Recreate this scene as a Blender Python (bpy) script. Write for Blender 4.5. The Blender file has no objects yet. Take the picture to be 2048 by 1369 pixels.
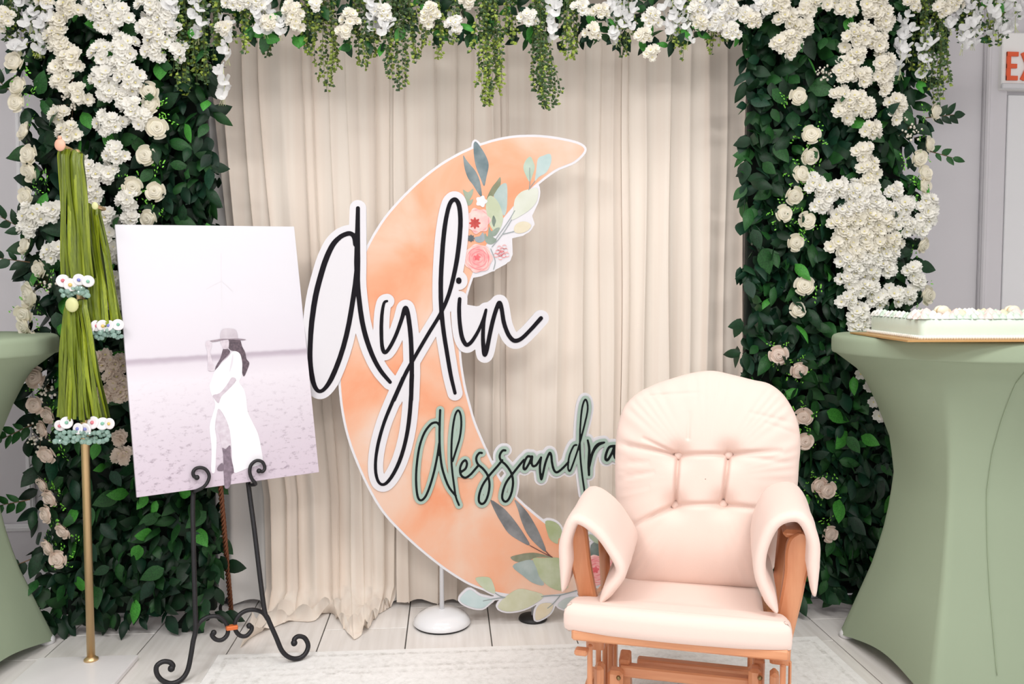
import bpy, math, random
import numpy as np
from mathutils import Vector, Matrix, Euler, Quaternion

PI = math.pi
rnd = random.Random(7)
SC = bpy.context.scene
COL = SC.collection

# ------------------------------------------------------------------ camera, world, lights, exposure
CAM_H = 1.2
F_PX = 1707.0
YAW = math.radians(-4.3)
PITCH = math.atan((684.5 - 590.0) / F_PX)
cam_data = bpy.data.cameras.new('camera')
cam_data.sensor_width = 36.0
cam_data.lens = F_PX / 2048.0 * 36.0
cam_data.clip_start = 0.05
cam = bpy.data.objects.new('camera', cam_data)
COL.objects.link(cam)
cam.location = (0, 0, CAM_H)
cam.rotation_euler = (PI / 2 - PITCH, 0, YAW)
SC.camera = cam

world = bpy.data.worlds.new('world')
SC.world = world
world.use_nodes = True
world.node_tree.nodes['Background'].inputs[0].default_value = (0.99, 0.99, 1.0, 1)
world.node_tree.nodes['Background'].inputs[1].default_value = 0.72

def area_light(name, loc, size_x, size_y, power, color=(1, 0.985, 0.965), rot=(0, 0, 0)):
    l = bpy.data.lights.new(name, 'AREA')
    l.shape = 'RECTANGLE'
    l.size, l.size_y, l.energy, l.color = size_x, size_y, power, color
    o = bpy.data.objects.new(name, l)
    COL.objects.link(o)
    o.location, o.rotation_euler = loc, rot
    return o

area_light('ceiling_panel_light', (-1.3, 0.5, 2.93), 1.2, 0.6, 44)
area_light('ceiling_panel_light', (1.3, 0.5, 2.93), 1.2, 0.6, 44)
area_light('ceiling_panel_light', (0.0, -1.1, 2.93), 1.2, 0.6, 44)
area_light('ceiling_panel_light', (0.0, 2.2, 2.93), 2.0, 0.4, 15)

SC.view_settings.view_transform = 'Standard'
SC.view_settings.look = 'None'
SC.view_settings.gamma = 1.0
SC.view_settings.use_curve_mapping = False
SC.view_settings.exposure = 0.05

# ------------------------------------------------------------------ picture measurements -> points in the room
_fw = np.array([math.sin(-YAW) * math.cos(PITCH), math.cos(YAW) * math.cos(PITCH), -math.sin(PITCH)])
_rt = np.array([math.cos(YAW), math.sin(YAW), 0.0])
_up = np.cross(_rt, _fw)
_eye = np.array([0, 0, CAM_H])

def ray(px, py):
    return _fw * F_PX + _rt * (px - 1024) - _up * (py - 684.5)

def at(px, py, Y):
    d = ray(px, py)
    return _eye + d * (Y / d[1])

def fl(px, py, z=0.0):
    d = ray(px, py)
    return _eye + d * ((z - CAM_H) / d[2])

# ------------------------------------------------------------------ materials
def lin(h):
    h = h.lstrip('#')
    c = [int(h[i:i + 2], 16) / 255 for i in (0, 2, 4)]
    return tuple((x / 12.92 if x <= 0.04045 else ((x + 0.055) / 1.055) ** 2.4) for x in c) + (1,)

def mat(name, col, rough=0.6, metal=0.0, var=None, scale=8.0, bump=0.0, bscale=60.0, stretch=(1, 1, 1), spec=0.5,
        trans=0.0, sheen=0.0, coat=0.0, rand=0.0, detail=4.0, sub=0.0, coords='Object'):
    m = bpy.data.materials.new(name)
    m.use_nodes = True
    nt = m.node_tree
    N, L = nt.nodes, nt.links
    b = N['Principled BSDF']
    b.inputs['Base Color'].default_value = lin(col)
    b.inputs['Roughness'].default_value = rough
    b.inputs['Metallic'].default_value = metal
    b.inputs['Specular IOR Level'].default_value = spec
    b.inputs['Transmission Weight'].default_value = trans
    b.inputs['Sheen Weight'].default_value = sheen
    b.inputs['Coat Weight'].default_value = coat
    if sub:
        b.inputs['Subsurface Weight'].default_value = sub
        b.inputs['Subsurface Radius'].default_value = (0.01, 0.008, 0.006)
        b.inputs['Subsurface Scale'].default_value = 1.0
    tc = N.new('ShaderNodeTexCoord')
    mp = N.new('ShaderNodeMapping')
    mp.inputs['Scale'].default_value = stretch
    L.new(tc.outputs[coords], mp.inputs['Vector'])
    colsock = None
    if var:
        nz = N.new('ShaderNodeTexNoise')
        nz.inputs['Scale'].default_value = scale
        nz.inputs['Detail'].default_value = detail
        L.new(mp.outputs[0], nz.inputs['Vector'])
        rp = N.new('ShaderNodeValToRGB')
        rp.color_ramp.elements[0].color = lin(var)
        rp.color_ramp.elements[0].position = 0.35
        rp.color_ramp.elements[1].color = lin(col)
        rp.color_ramp.elements[1].position = 0.62
        L.new(nz.outputs['Fac'], rp.inputs[0])
        colsock = rp.outputs[0]
    if rand:
        oi = N.new('ShaderNodeObjectInfo')
        mr = N.new('ShaderNodeMapRange')
        mr.inputs[3].default_value = 1 - rand
        mr.inputs[4].default_value = 1 + rand
        L.new(oi.outputs['Random'], mr.inputs[0])
        hs = N.new('ShaderNodeHueSaturation')
        hs.inputs['Color'].default_value = lin(col)
        L.new(mr.outputs[0], hs.inputs['Value'])
        if colsock:
            L.new(colsock, hs.inputs['Color'])
        colsock = hs.outputs[0]
    if colsock:
        L.new(colsock, b.inputs['Base Color'])
    if bump:
        nb = N.new('ShaderNodeTexNoise')
        nb.inputs['Scale'].default_value = bscale
        nb.inputs['Detail'].default_value = 3
        L.new(mp.outputs[0], nb.inputs['Vector'])
        bp = N.new('ShaderNodeBump')
        bp.inputs['Strength'].default_value = bump
        bp.inputs['Distance'].default_value = 0.01
        L.new(nb.outputs['Fac'], bp.inputs['Height'])
        L.new(bp.outputs[0], b.inputs['Normal'])
    return m

def thin_mat(name, col, transl=0.35, alpha=1.0, var=None, scale=30, rand=0.0, stretch=(1, 1, 1)):
    """cloth or petal: diffuse on both sides with light passing through"""
    m = bpy.data.materials.new(name)
    m.use_nodes = True
    nt = m.node_tree
    N, L = nt.nodes, nt.links
    for n in list(N):
        N.remove(n)
    out = N.new('ShaderNodeOutputMaterial')
    df = N.new('ShaderNodeBsdfDiffuse')
    tr = N.new('ShaderNodeBsdfTranslucent')
    mx = N.new('ShaderNodeMixShader')
    mx.inputs[0].default_value = transl
    df.inputs['Color'].default_value = tr.inputs['Color'].default_value = lin(col)
    sock = None
    if var:
        tc = N.new('ShaderNodeTexCoord')
        mp = N.new('ShaderNodeMapping')
        mp.inputs['Scale'].default_value = stretch
        nz = N.new('ShaderNodeTexNoise')
        nz.inputs['Scale'].default_value = scale
        rp = N.new('ShaderNodeValToRGB')
        rp.color_ramp.elements[0].color = lin(var)
        rp.color_ramp.elements[0].position = 0.35
        rp.color_ramp.elements[1].color = lin(col)
        rp.color_ramp.elements[1].position = 0.62
        L.new(tc.outputs['Object'], mp.inputs[0])
        L.new(mp.outputs[0], nz.inputs['Vector'])
        L.new(nz.outputs['Fac'], rp.inputs[0])
        sock = rp.outputs[0]
    if rand:
        oi = N.new('ShaderNodeObjectInfo')
        mr = N.new('ShaderNodeMapRange')
        mr.inputs[3].default_value = 1 - rand
        mr.inputs[4].default_value = 1.0
        L.new(oi.outputs['Random'], mr.inputs[0])
        hs = N.new('ShaderNodeHueSaturation')
        hs.inputs['Color'].default_value = lin(col)
        L.new(mr.outputs[0], hs.inputs['Value'])
        if sock:
            L.new(sock, hs.inputs['Color'])
        sock = hs.outputs[0]
    if sock:
        L.new(sock, df.inputs['Color'])
        L.new(sock, tr.inputs['Color'])
    L.new(df.outputs[0], mx.inputs[1])
    L.new(tr.outputs[0], mx.inputs[2])
    last = mx.outputs[0]
    if alpha < 1:
        tp = N.new('ShaderNodeBsdfTransparent')
        m2 = N.new('ShaderNodeMixShader')
        m2.inputs[0].default_value = alpha
        L.new(tp.outputs[0], m2.inputs[1])
        L.new(last, m2.inputs[2])
        last = m2.outputs[0]
    L.new(last, out.inputs['Surface'])
    return m

# ------------------------------------------------------------------ mesh helpers
class MB:
    def __init__(self):
        self.v, self.f, self.mi = [], [], []

    def add(self, vs, fs, mi=0):
        o = len(self.v)
        self.v.extend([tuple(map(float, p)) for p in vs])
        self.f.extend([tuple(i + o for i in f) for f in fs])
        self.mi.extend([mi] * len(fs))
        return self

    def grid(self, P, closed_u=False, closed_v=False, mi=0):
        """P[i][j] rows of points"""
        n, m = len(P), len(P[0])
        vs = [p for r in P for p in r]
        fs = []
        for i in range(n if closed_u else n - 1):
            for j in range(m if closed_v else m - 1):
                a, b = i * m + j, i * m + (j + 1) % m
                i2 = (i + 1) % n
                fs.append((a, b, i2 * m + (j + 1) % m, i2 * m + j))
        return self.add(vs, fs, mi)

    def box(self, c, s, bev=0.0, M=None, mi=0):
        hx, hy, hz = s[0] / 2, s[1] / 2, s[2] / 2
        if bev <= 0:
            vs = [(x * hx, y * hy, z * hz) for x in (-1, 1) for y in (-1, 1) for z in (-1, 1)]
            fs = [(0, 1, 3, 2), (4, 6, 7, 5), (0, 4, 5, 1), (2, 3, 7, 6), (0, 2, 6, 4), (1, 5, 7, 3)]
        else:
            b = min(bev, hx * 0.9, hy * 0.9, hz * 0.9)
            vs, fs, idx = [], [], {}
            for x in (-1, 1):
                for y in (-1, 1):
                    for z in (-1, 1):
                        for ax in range(3):
                            p = [x * (hx - b), y * (hy - b), z * (hz - b)]
                            p[ax] = (x * hx, y * hy, z * hz)[ax]
                            idx[(x, y, z, ax)] = len(vs)
                            vs.append(tuple(p))
            I = idx
            for s_ in (-1, 1):
                for ax in range(3):
                    o = [k for k in range(3) if k != ax]
                    q = []
                    for (u, w) in ((-1, -1), (1, -1), (1, 1), (-1, 1)):
                        k = [0, 0, 0]
                        k[ax], k[o[0]], k[o[1]] = s_, u, w
                        q.append(I[(k[0], k[1], k[2], ax)])
                    if (s_ == -1) ^ (ax == 1):
                        q.reverse()
                    fs.append(tuple(q))
            for ax in range(3):
                o = [k for k in range(3) if k != ax]
                for (u, w) in ((-1, -1), (1, -1), (1, 1), (-1, 1)):
                    def K(a, axn):
                        k = [0, 0, 0]
                        k[ax], k[o[0]], k[o[1]] = a, u, w
                        return I[(k[0], k[1], k[2], axn)]
                    fs.append((K(-1, o[0]), K(1, o[0]), K(1, o[1]), K(-1, o[1])))
            for x in (-1, 1):
                for y in (-1, 1):
                    for z in (-1, 1):
                        fs.append(tuple(I[(x, y, z, a)] for a in range(3)))
        out = []
        for p in vs:
            q = Vector(p)
            if M is not None:
                q = M @ q
            out.append((q[0] + c[0], q[1] + c[1], q[2] + c[2]))
        return self.add(out, fs, mi)

    def tube(self, pts, r, n=8, cap=True, closed=False, flat=1.0, mi=0, ref=None):
        pts = [Vector(p) for p in pts]
        m = len(pts)
        rs = r if isinstance(r, (list, tuple)) else [r] * m
        rows = []
        prev = Vector(ref) if ref is not None else None
        for i, p in enumerate(pts):
            if closed:
                t = pts[(i + 1) % m] - pts[i - 1]
            else:
                t = pts[min(i + 1, m - 1)] - pts[max(i - 1, 0)]
            if t.length < 1e-9:
                t = Vector((0, 0, 1))
            t.normalize()
            if prev is None:
                prev = t.orthogonal()
            a = prev - t * prev.dot(t)
            if a.length < 1e-6:
                a = t.orthogonal()
            a.normalize()
            prev = a
            b = t.cross(a)
            rows.append([p + a * (math.cos(2 * PI * k / n) * rs[i]) + b * (math.sin(2 * PI * k / n) * rs[i] * flat) for k in range(n)])
        o = len(self.v)
        self.grid(rows, closed_u=closed, closed_v=True, mi=mi)
        if cap and not closed:
            self.f.append(tuple(o + k for k in reversed(range(n))))
            self.f.append(tuple(o + (m - 1) * n + k for k in range(n)))
            self.mi += [mi, mi]
        return self

    def lathe(self, prof, c=(0, 0, 0), n=32, mi=0, cap=True):
        rows = [[(c[0] + r * math.cos(2 * PI * k / n), c[1] + r * math.sin(2 * PI * k / n), c[2] + z) for k in range(n)] for r, z in prof]
        o = len(self.v)
        self.grid(rows, closed_v=True, mi=mi)
        if cap:
            self.f.append(tuple(o + k for k in reversed(range(n))))
            self.f.append(tuple(o + (len(prof) - 1) * n + k for k in range(n)))
            self.mi += [mi, mi]
        return self

    def sphere(self, c, r, nu=10, nv=6, sq=(1, 1, 1), mi=0):
        prof = []
        rows = []
        for i in range(nv + 1):
            a = PI * i / nv
            rows.append([(c[0] + sq[0] * r * max(math.sin(a), 1e-4) * math.cos(2 * PI * k / nu), c[1] + sq[1] * r * max(math.sin(a), 1e-4) * math.sin(2 * PI * k / nu), c[2] - sq[2] * r * math.cos(a)) for k in range(nu)])
        return self.grid(rows, closed_v=True, mi=mi)

    def mesh(self, name, mats, smooth=True, off=(0, 0, 0)):
        me = bpy.data.meshes.new(name)
        v = [(p[0] - off[0], p[1] - off[1], p[2] - off[2]) for p in self.v]
        me.from_pydata(v, [], self.f)
        if not isinstance(mats, (list, tuple)):
            mats = [mats]
        for m in mats:
            me.materials.append(m)
        if len(mats) > 1:
            me.polygons.foreach_set('material_index', self.mi)
        if smooth:
            me.polygons.foreach_set('use_smooth', [True] * len(me.polygons))
        me.update()
        return me

    def build(self, name, mats, parent=None, smooth=True, local=False):
        off = (0, 0, 0) if local or parent is None else woff(parent)
        return link(name, self.mesh(name, mats, smooth, off), parent)

def woff(o):
    p = Vector((0, 0, 0))
    while o is not None:
        p += o.location
        o = o.parent
    return p

def link(name, me, parent=None, loc=None, rot=None, scale=None):
    o = bpy.data.objects.new(name, me)
    COL.objects.link(o)
    o.parent = parent
    if loc is not None:
        o.location = loc
    if rot is not None:
        o.rotation_mode = 'QUATERNION'
        o.rotation_quaternion = rot
    if scale is not None:
        o.scale = scale if not isinstance(scale, (int, float)) else (scale,) * 3
    return o

def tag(o, label, cat, group=None, kind=None):
    o['label'], o['category'] = label, cat
    if group:
        o['group'] = group
    if kind:
        o['kind'] = kind
    return o

def thing(name, label, cat, loc=(0, 0, 0), rotz=0.0, group=None):
    o = bpy.data.objects.new(name, None)
    o.empty_display_size = 0.05
    COL.objects.link(o)
    o.location = loc
    o.rotation_euler = (0, 0, rotz)
    return tag(o, label, cat, group)

def struct(o):
    o['kind'] = 'structure'
    return o

def fix_normals(o):
    import bmesh
    bm = bmesh.new()
    bm.from_mesh(o.data)
    bmesh.ops.recalc_face_normals(bm, faces=bm.faces[:])
    bm.to_mesh(o.data)
    bm.free()
    return o

def smooth_by_angle(o, deg=35):
    me = o.data
    try:
        me.set_sharp_from_angle(angle=math.radians(deg))
    except Exception:
        pass
    return o

def catmull(P, sub=6, closed=False):
    P = [np.array(p, float) for p in P]
    n = len(P)
    out = []
    rng = range(n if closed else n - 1)
    for i in rng:
        if closed:
            p0, p1, p2, p3 = P[i - 1], P[i], P[(i + 1) % n], P[(i + 2) % n]
        else:
            p0, p1, p2, p3 = P[max(i - 1, 0)], P[i], P[i + 1], P[min(i + 2, n - 1)]
        for k in range(sub):
            t = k / sub
            out.append(0.5 * ((2 * p1) + (-p0 + p2) * t + (2 * p0 - 5 * p1 + 4 * p2 - p3) * t * t + (-p0 + 3 * p1 - 3 * p2 + p3) * t ** 3))
    if not closed:
        out.append(P[-1])
    return out

# ---- flat shapes with smooth outlines (distance field -> contour -> filled, extruded curve)
class Field:
    def __init__(self, x0, x1, z0, z1, h):
        self.x0, self.z0, self.h = x0, z0, h
        self.nx, self.nz = int((x1 - x0) / h) + 1, int((z1 - z0) / h) + 1
        self.X = x0 + np.arange(self.nx)[:, None] * h
        self.Z = z0 + np.arange(self.nz)[None, :] * h

    def new(self):
        return np.full((self.nx, self.nz), 0.06)

    def stroke(self, D, pts, marg=0.06):
        """pts: (x, z, r); D = min(D, distance - r)"""
        for a, b in zip(pts[:-1], pts[1:]):
            xa, za, ra = a
            xb, zb, rb = b
            m = marg + max(ra, rb)
            i0 = max(int((min(xa, xb) - m - self.x0) / self.h), 0)
            i1 = min(int((max(xa, xb) + m - self.x0) / self.h) + 2, self.nx)
            j0 = max(int((min(za, zb) - m - self.z0) / self.h), 0)
            j1 = min(int((max(za, zb) + m - self.z0) / self.h) + 2, self.nz)
            if i0 >= i1 or j0 >= j1:
                continue
            dx, dz = xb - xa, zb - za
            l2 = dx * dx + dz * dz + 1e-12
            X, Z = self.X[i0:i1], self.Z[:, j0:j1]
            t = np.clip(((X - xa) * dx + (Z - za) * dz) / l2, 0, 1)
            d = np.hypot(X - xa - t * dx, Z - za - t * dz) - (ra + (rb - ra) * t)
            D[i0:i1, j0:j1] = np.minimum(D[i0:i1, j0:j1], d)
        return D

    def poly(self, P):
        """signed distance of a closed polygon (capped at 0.06)"""
        D = self.new()
        n = len(P)
        self.stroke(D, [(p[0], p[1], 0.0) for p in P] + [(P[0][0], P[0][1], 0.0)])
        ins = np.zeros((self.nx, self.nz), bool)
        for i in range(n):
            xa, za = P[i][0], P[i][1]
            xb, zb = P[(i + 1) % n][0], P[(i + 1) % n][1]
            if za == zb:
                continue
            c = ((za > self.Z) != (zb > self.Z))[0]
            js = np.nonzero(c)[0]
            if len(js) == 0:
                continue
            xc = xa + (self.Z[0, js] - za) / (zb - za) * (xb - xa)
            ins[:, js] ^= self.X < xc[None, :]
        return np.where(ins, -D, D)

    def contours(self, D, tol=0.0004):
        D = D.copy()
        D[0, :] = D[-1, :] = np.maximum(D[0, :], 0.001)
        D[-1, :] = 0.05; D[0, :] = 0.05; D[:, 0] = 0.05; D[:, -1] = 0.05
        D[D == 0] = 1e-9
        S = D < 0
        mix = S[:-1, :-1].astype(int) + S[1:, :-1] * 2 + S[1:, 1:] * 4 + S[:-1, 1:] * 8
        cells = np.argwhere((mix != 0) & (mix != 15))
        adj = {}
        pos = {}
        T = {1: [(3, 0)], 2: [(0, 1)], 3: [(3, 1)], 4: [(1, 2)], 5: [(3, 0), (1, 2)], 6: [(0, 2)], 7: [(3, 2)], 8: [(2, 3)], 9: [(2, 0)], 10: [(0, 1), (2, 3)], 11: [(2, 1)], 12: [(1, 3)], 13: [(1, 0)], 14: [(0, 3)]}
        for i, j in cells:
            i, j = int(i), int(j)
            E = ((0, i, j), (1, i + 1, j), (0, i, j + 1), (1, i, j))
            for a, b in T[int(mix[i, j])]:
                ka, kb = E[a], E[b]
                for k in (ka, kb):
                    if k not in pos:
                        o, ii, jj = k
                        d0 = D[ii, jj]
                        d1 = D[ii + 1, jj] if o == 0 else D[ii, jj + 1]
                        t = d0 / (d0 - d1)
                        pos[k] = (self.x0 + (ii + (t if o == 0 else 0)) * self.h, self.z0 + (jj + (t if o == 1 else 0)) * self.h)
                adj.setdefault(ka, []).append(kb)
                adj.setdefault(kb, []).append(ka)
        loops, seen = [], set()
        for s in adj:
            if s in seen:
                continue
            lp, cur, prv = [s], s, None
            seen.add(s)
            while True:
                nx = [q for q in adj[cur] if q != prv and q not in seen]
                if not nx:
                    break
                prv, cur = cur, nx[0]
                seen.add(cur)
                lp.append(cur)
            P = np.array([pos[k] for k in lp])
            if len(P) < 8:
                continue
            keep = simplify(P, tol)
            if len(keep) >= 4:
                loops.append(keep)
        return loops

def simplify(P, tol):
    def rdp(a, b):
        stack = [(a, b)]
        k = set()
        while stack:
            a, b = stack.pop()
            if b <= a + 1:
                continue
            d = P[b] - P[a]
            l = np.hypot(*d) + 1e-12
            q = P[a + 1:b] - P[a]
            e = np.abs(q[:, 0] * d[1] - q[:, 1] * d[0]) / l if l > 1e-9 else np.hypot(q[:, 0], q[:, 1])
            m = int(np.argmax(e))
            if e[m] > tol:
                k.add(a + 1 + m)
                stack += [(a, a + 1 + m), (a + 1 + m, b)]
        return k
    n = len(P)
    h = n // 2
    ks = {0, h, n - 1} | rdp(0, h) | rdp(h, n - 1)
    return P[sorted(ks)]

def flat_mesh(name, loops, thick, place, mats):
    """fill the loops, extrude to THICK, put each (x, z, depth) with PLACE"""
    cu = bpy.data.curves.new('outline', 'CURVE')
    cu.dimensions = '2D'
    cu.fill_mode = 'BOTH'
    cu.extrude = thick / 2
    for lp in loops:
        sp = cu.splines.new('POLY')
        sp.points.add(len(lp) - 1)
        for i, p in enumerate(lp):
            sp.points[i].co = (p[0], p[1], 0, 1)
        sp.use_cyclic_u = True
    o = bpy.data.objects.new('outline', cu)
    COL.objects.link(o)
    me = bpy.data.meshes.new_from_object(o)
    bpy.data.objects.remove(o)
    bpy.data.curves.remove(cu)
    me.name = name
    me.materials.clear()
    for m in (mats if isinstance(mats, (list, tuple)) else [mats]):
        me.materials.append(m)
    for v in me.vertices:
        v.co = place(v.co.x, v.co.y, v.co.z)
    me.update()
    return me

ORD = ['topmost', 'second', 'third', 'fourth', 'fifth', 'sixth', 'seventh', 'eighth', 'ninth', 'tenth', 'eleventh', 'twelfth', 'thirteenth', 'fourteenth', 'fifteenth', 'sixteenth', 'seventeenth', 'eighteenth', 'nineteenth', 'twentieth', 'twenty-first', 'twenty-second', 'twenty-third', 'twenty-fourth', 'twenty-fifth', 'twenty-sixth', 'twenty-seventh', 'twenty-eighth', 'twenty-ninth', 'thirtieth']
def from_top(k):
    return 'topmost' if k == 0 else ORD[k] + ' from the top'

# ================================================================== the room
WALL_Y = 3.55
M_wall = mat('wall_paint', '#dcd9dd', 0.6, bump=0.02, bscale=200)
M_white = mat('white_gloss_paint', '#eeeef0', 0.35)
M_grout = mat('grout', '#5d5853', 0.9)
M_ceil = mat('ceiling_paint', '#efeeec', 0.9)

o = MB().box((0, 1.0, -0.03), (7.0, 6.0, 0.05)).build('floor', M_grout, smooth=False)
FLOOR = struct(o)
def tile_material():
    m = mat('wood_look_porcelain_tile', '#f1edea', 0.28, var='#e6e1dd', scale=2.0, stretch=(22, 1.2, 1), rand=0.035, detail=6)
    return m
M_tile = tile_material()
tile_me = MB().box((0, 0, -0.002), (0.2925, 0.604, 0.006), 0.0012).mesh('tile', M_tile, smooth=False)
for cx in range(-10, 11):
    x = -0.0015 + cx * 0.2965
    joint = 3.232 + 0.1975 * cx
    y = joint - 0.304 - 0.608 * 12
    while y < -1.4:
        y += 0.608
    while y < WALL_Y + 0.25:
        if y - 0.304 < WALL_Y:
            link('tile', tile_me, FLOOR, (x, y, 0.0))
        y += 0.608

wb = struct(MB().box((0, WALL_Y + 0.06, 1.5), (7.0, 0.12, 3.0)).build('wall_back', M_wall, smooth=False))
struct(MB().box((-3.5, 1.0, 1.5), (0.1, 6.0, 3.0)).build('wall_left', M_wall, smooth=False))
struct(MB().box((3.5, 1.0, 1.5), (0.1, 6.0, 3.0)).build('wall_right', M_wall, smooth=False))
struct(MB().box((0, 1.0, 3.03), (7.0, 6.0, 0.06)).build('ceiling', M_ceil, smooth=False))
struct(MB().box((-0.1, WALL_Y - 0.008, 0.05), (4.0, 0.016, 0.10), 0.004).build('baseboard_back', M_white, smooth=False))

def molding_frame(name, x0, x1, z0, z1):
    w = 0.03
    m = MB()
    for (c, s) in (((x0 + x1) / 2, z0), ((x0 + x1) / 2, z1)):
        m.box((c, WALL_Y - 0.008, s), (x1 - x0 + w, 0.016, w), 0.005)
        m.box((c, WALL_Y - 0.014, s), (x1 - x0 + w, 0.012, w * 0.4), 0.004)
    for x in (x0, x1):
        m.box((x, WALL_Y - 0.008, (z0 + z1) / 2), (w, 0.016, z1 - z0 - w), 0.005)
        m.box((x, WALL_Y - 0.014, (z0 + z1) / 2), (w * 0.4, 0.012, z1 - z0 - w), 0.004)
    return struct(m.build(name, M_white, smooth=False))
pz = at(30, 1055, WALL_Y)[2]
molding_frame('trim_1', -3.1, at(58, 800, WALL_Y)[0], pz, 2.6)

# door and its casing past the second leaf wall
xc0, xc1 = at(1957, 400, WALL_Y)[0], at(2002, 400, WALL_Y)[0]
m = MB()
m.box(((xc0 + xc1) / 2, WALL_Y - 0.012, 1.45), (xc1 - xc0, 0.024, 2.9), 0.006)
m.box((xc0 + 0.012, WALL_Y - 0.02, 1.45), (0.02, 0.03, 2.9), 0.006)
m.box((xc1 + 0.92, WALL_Y - 0.012, 1.06), (xc1 - xc0, 0.024, 2.12), 0.006)
struct(m.build('trim_2', M_wall, smooth=False))
door = struct(MB().box((xc1 + 0.44, WALL_Y - 0.004, 1.03), (0.86, 0.02, 2.05), 0.003).build('door_1', M_white, smooth=False))
mp_ = MB()
for (za, zb) in ((0.2, 0.95), (1.1, 1.9)):
    mp_.box((xc1 + 0.44, WALL_Y - 0.016, (za + zb) / 2), (0.6, 0.008, zb - za), 0.003)
mp_.build('panel', M_white, door, smooth=False)
MB().tube([(xc1 + 0.8, WALL_Y - 0.02, 1.0), (xc1 + 0.8, WALL_Y - 0.06, 1.0), (xc1 + 0.7, WALL_Y - 0.06, 1.0)], 0.009, 8).build('handle', mat('door_steel', '#b8b8ba', 0.3, 1.0), door)

# EXIT sign over the door
EY = WALL_Y - 0.05
ea, eb = at(2006, 98, EY), at(2006, 178, EY)
ew = 0.36
ex0 = ea[0]
M_exit_face = mat('exit_sign_face', '#fbfaf8', 0.35)
M_exit_red = mat('exit_sign_letters', '#f0643a', 0.5)
ex = thing('exit_sign', 'white wall-mounted exit sign with orange-red capital letters above the door', 'sign', (ex0 + ew / 2, EY, eb[2]))
hz = ea[2] - eb[2] + 0.07
MB().box((ex0 + ew / 2, EY + 0.024, eb[2] + hz / 2), (ew, 0.044, hz), 0.004).build('housing', M_exit_face, ex, smooth=False)
MB().box((ex0 + ew / 2, EY - 0.002, eb[2] + 0.012), (ew + 0.006, 0.012, 0.024), 0.004).build('bottom_frame', mat('exit_sign_frame', '#dddde0', 0.4), ex, smooth=False)
la, lb = at(2013, 104, EY), at(2013, 161, EY)
def letter(strokes, x):
    m = MB()
    H = la[2] - lb[2]
    for si, (xa, za, xb, zb) in enumerate(strokes):
        p, q = Vector((x + xa, 0, lb[2] + za * H)), Vector((x + xb, 0, lb[2] + zb * H))
        d = q - p
        ang = math.atan2(d.z, d.x)
        m.box(((p.x + q.x) / 2, EY - 0.003 - 0.0004 * si, (p.z + q.z) / 2), (d.length, 0.006, 0.018), M=Matrix.Rotation(-ang, 3, 'Y'))
    return m.build('letter', M_exit_red, ex, smooth=False)
X0 = la[0]
letter([(0.009, 0, 0.009, 1), (0, 0.08, 0.05, 0.08), (0, 0.5, 0.045, 0.5), (0, 0.92, 0.05, 0.92)], X0)
letter([(0.0, 0.02, 0.055, 0.98), (0.0, 0.98, 0.055, 0.02)], X0 + 0.07)
letter([(0.009, 0, 0.009, 1)], X0 + 0.155)
letter([(0.028, 0, 0.028, 1), (0, 0.92, 0.056, 0.92)], X0 + 0.195)

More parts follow.
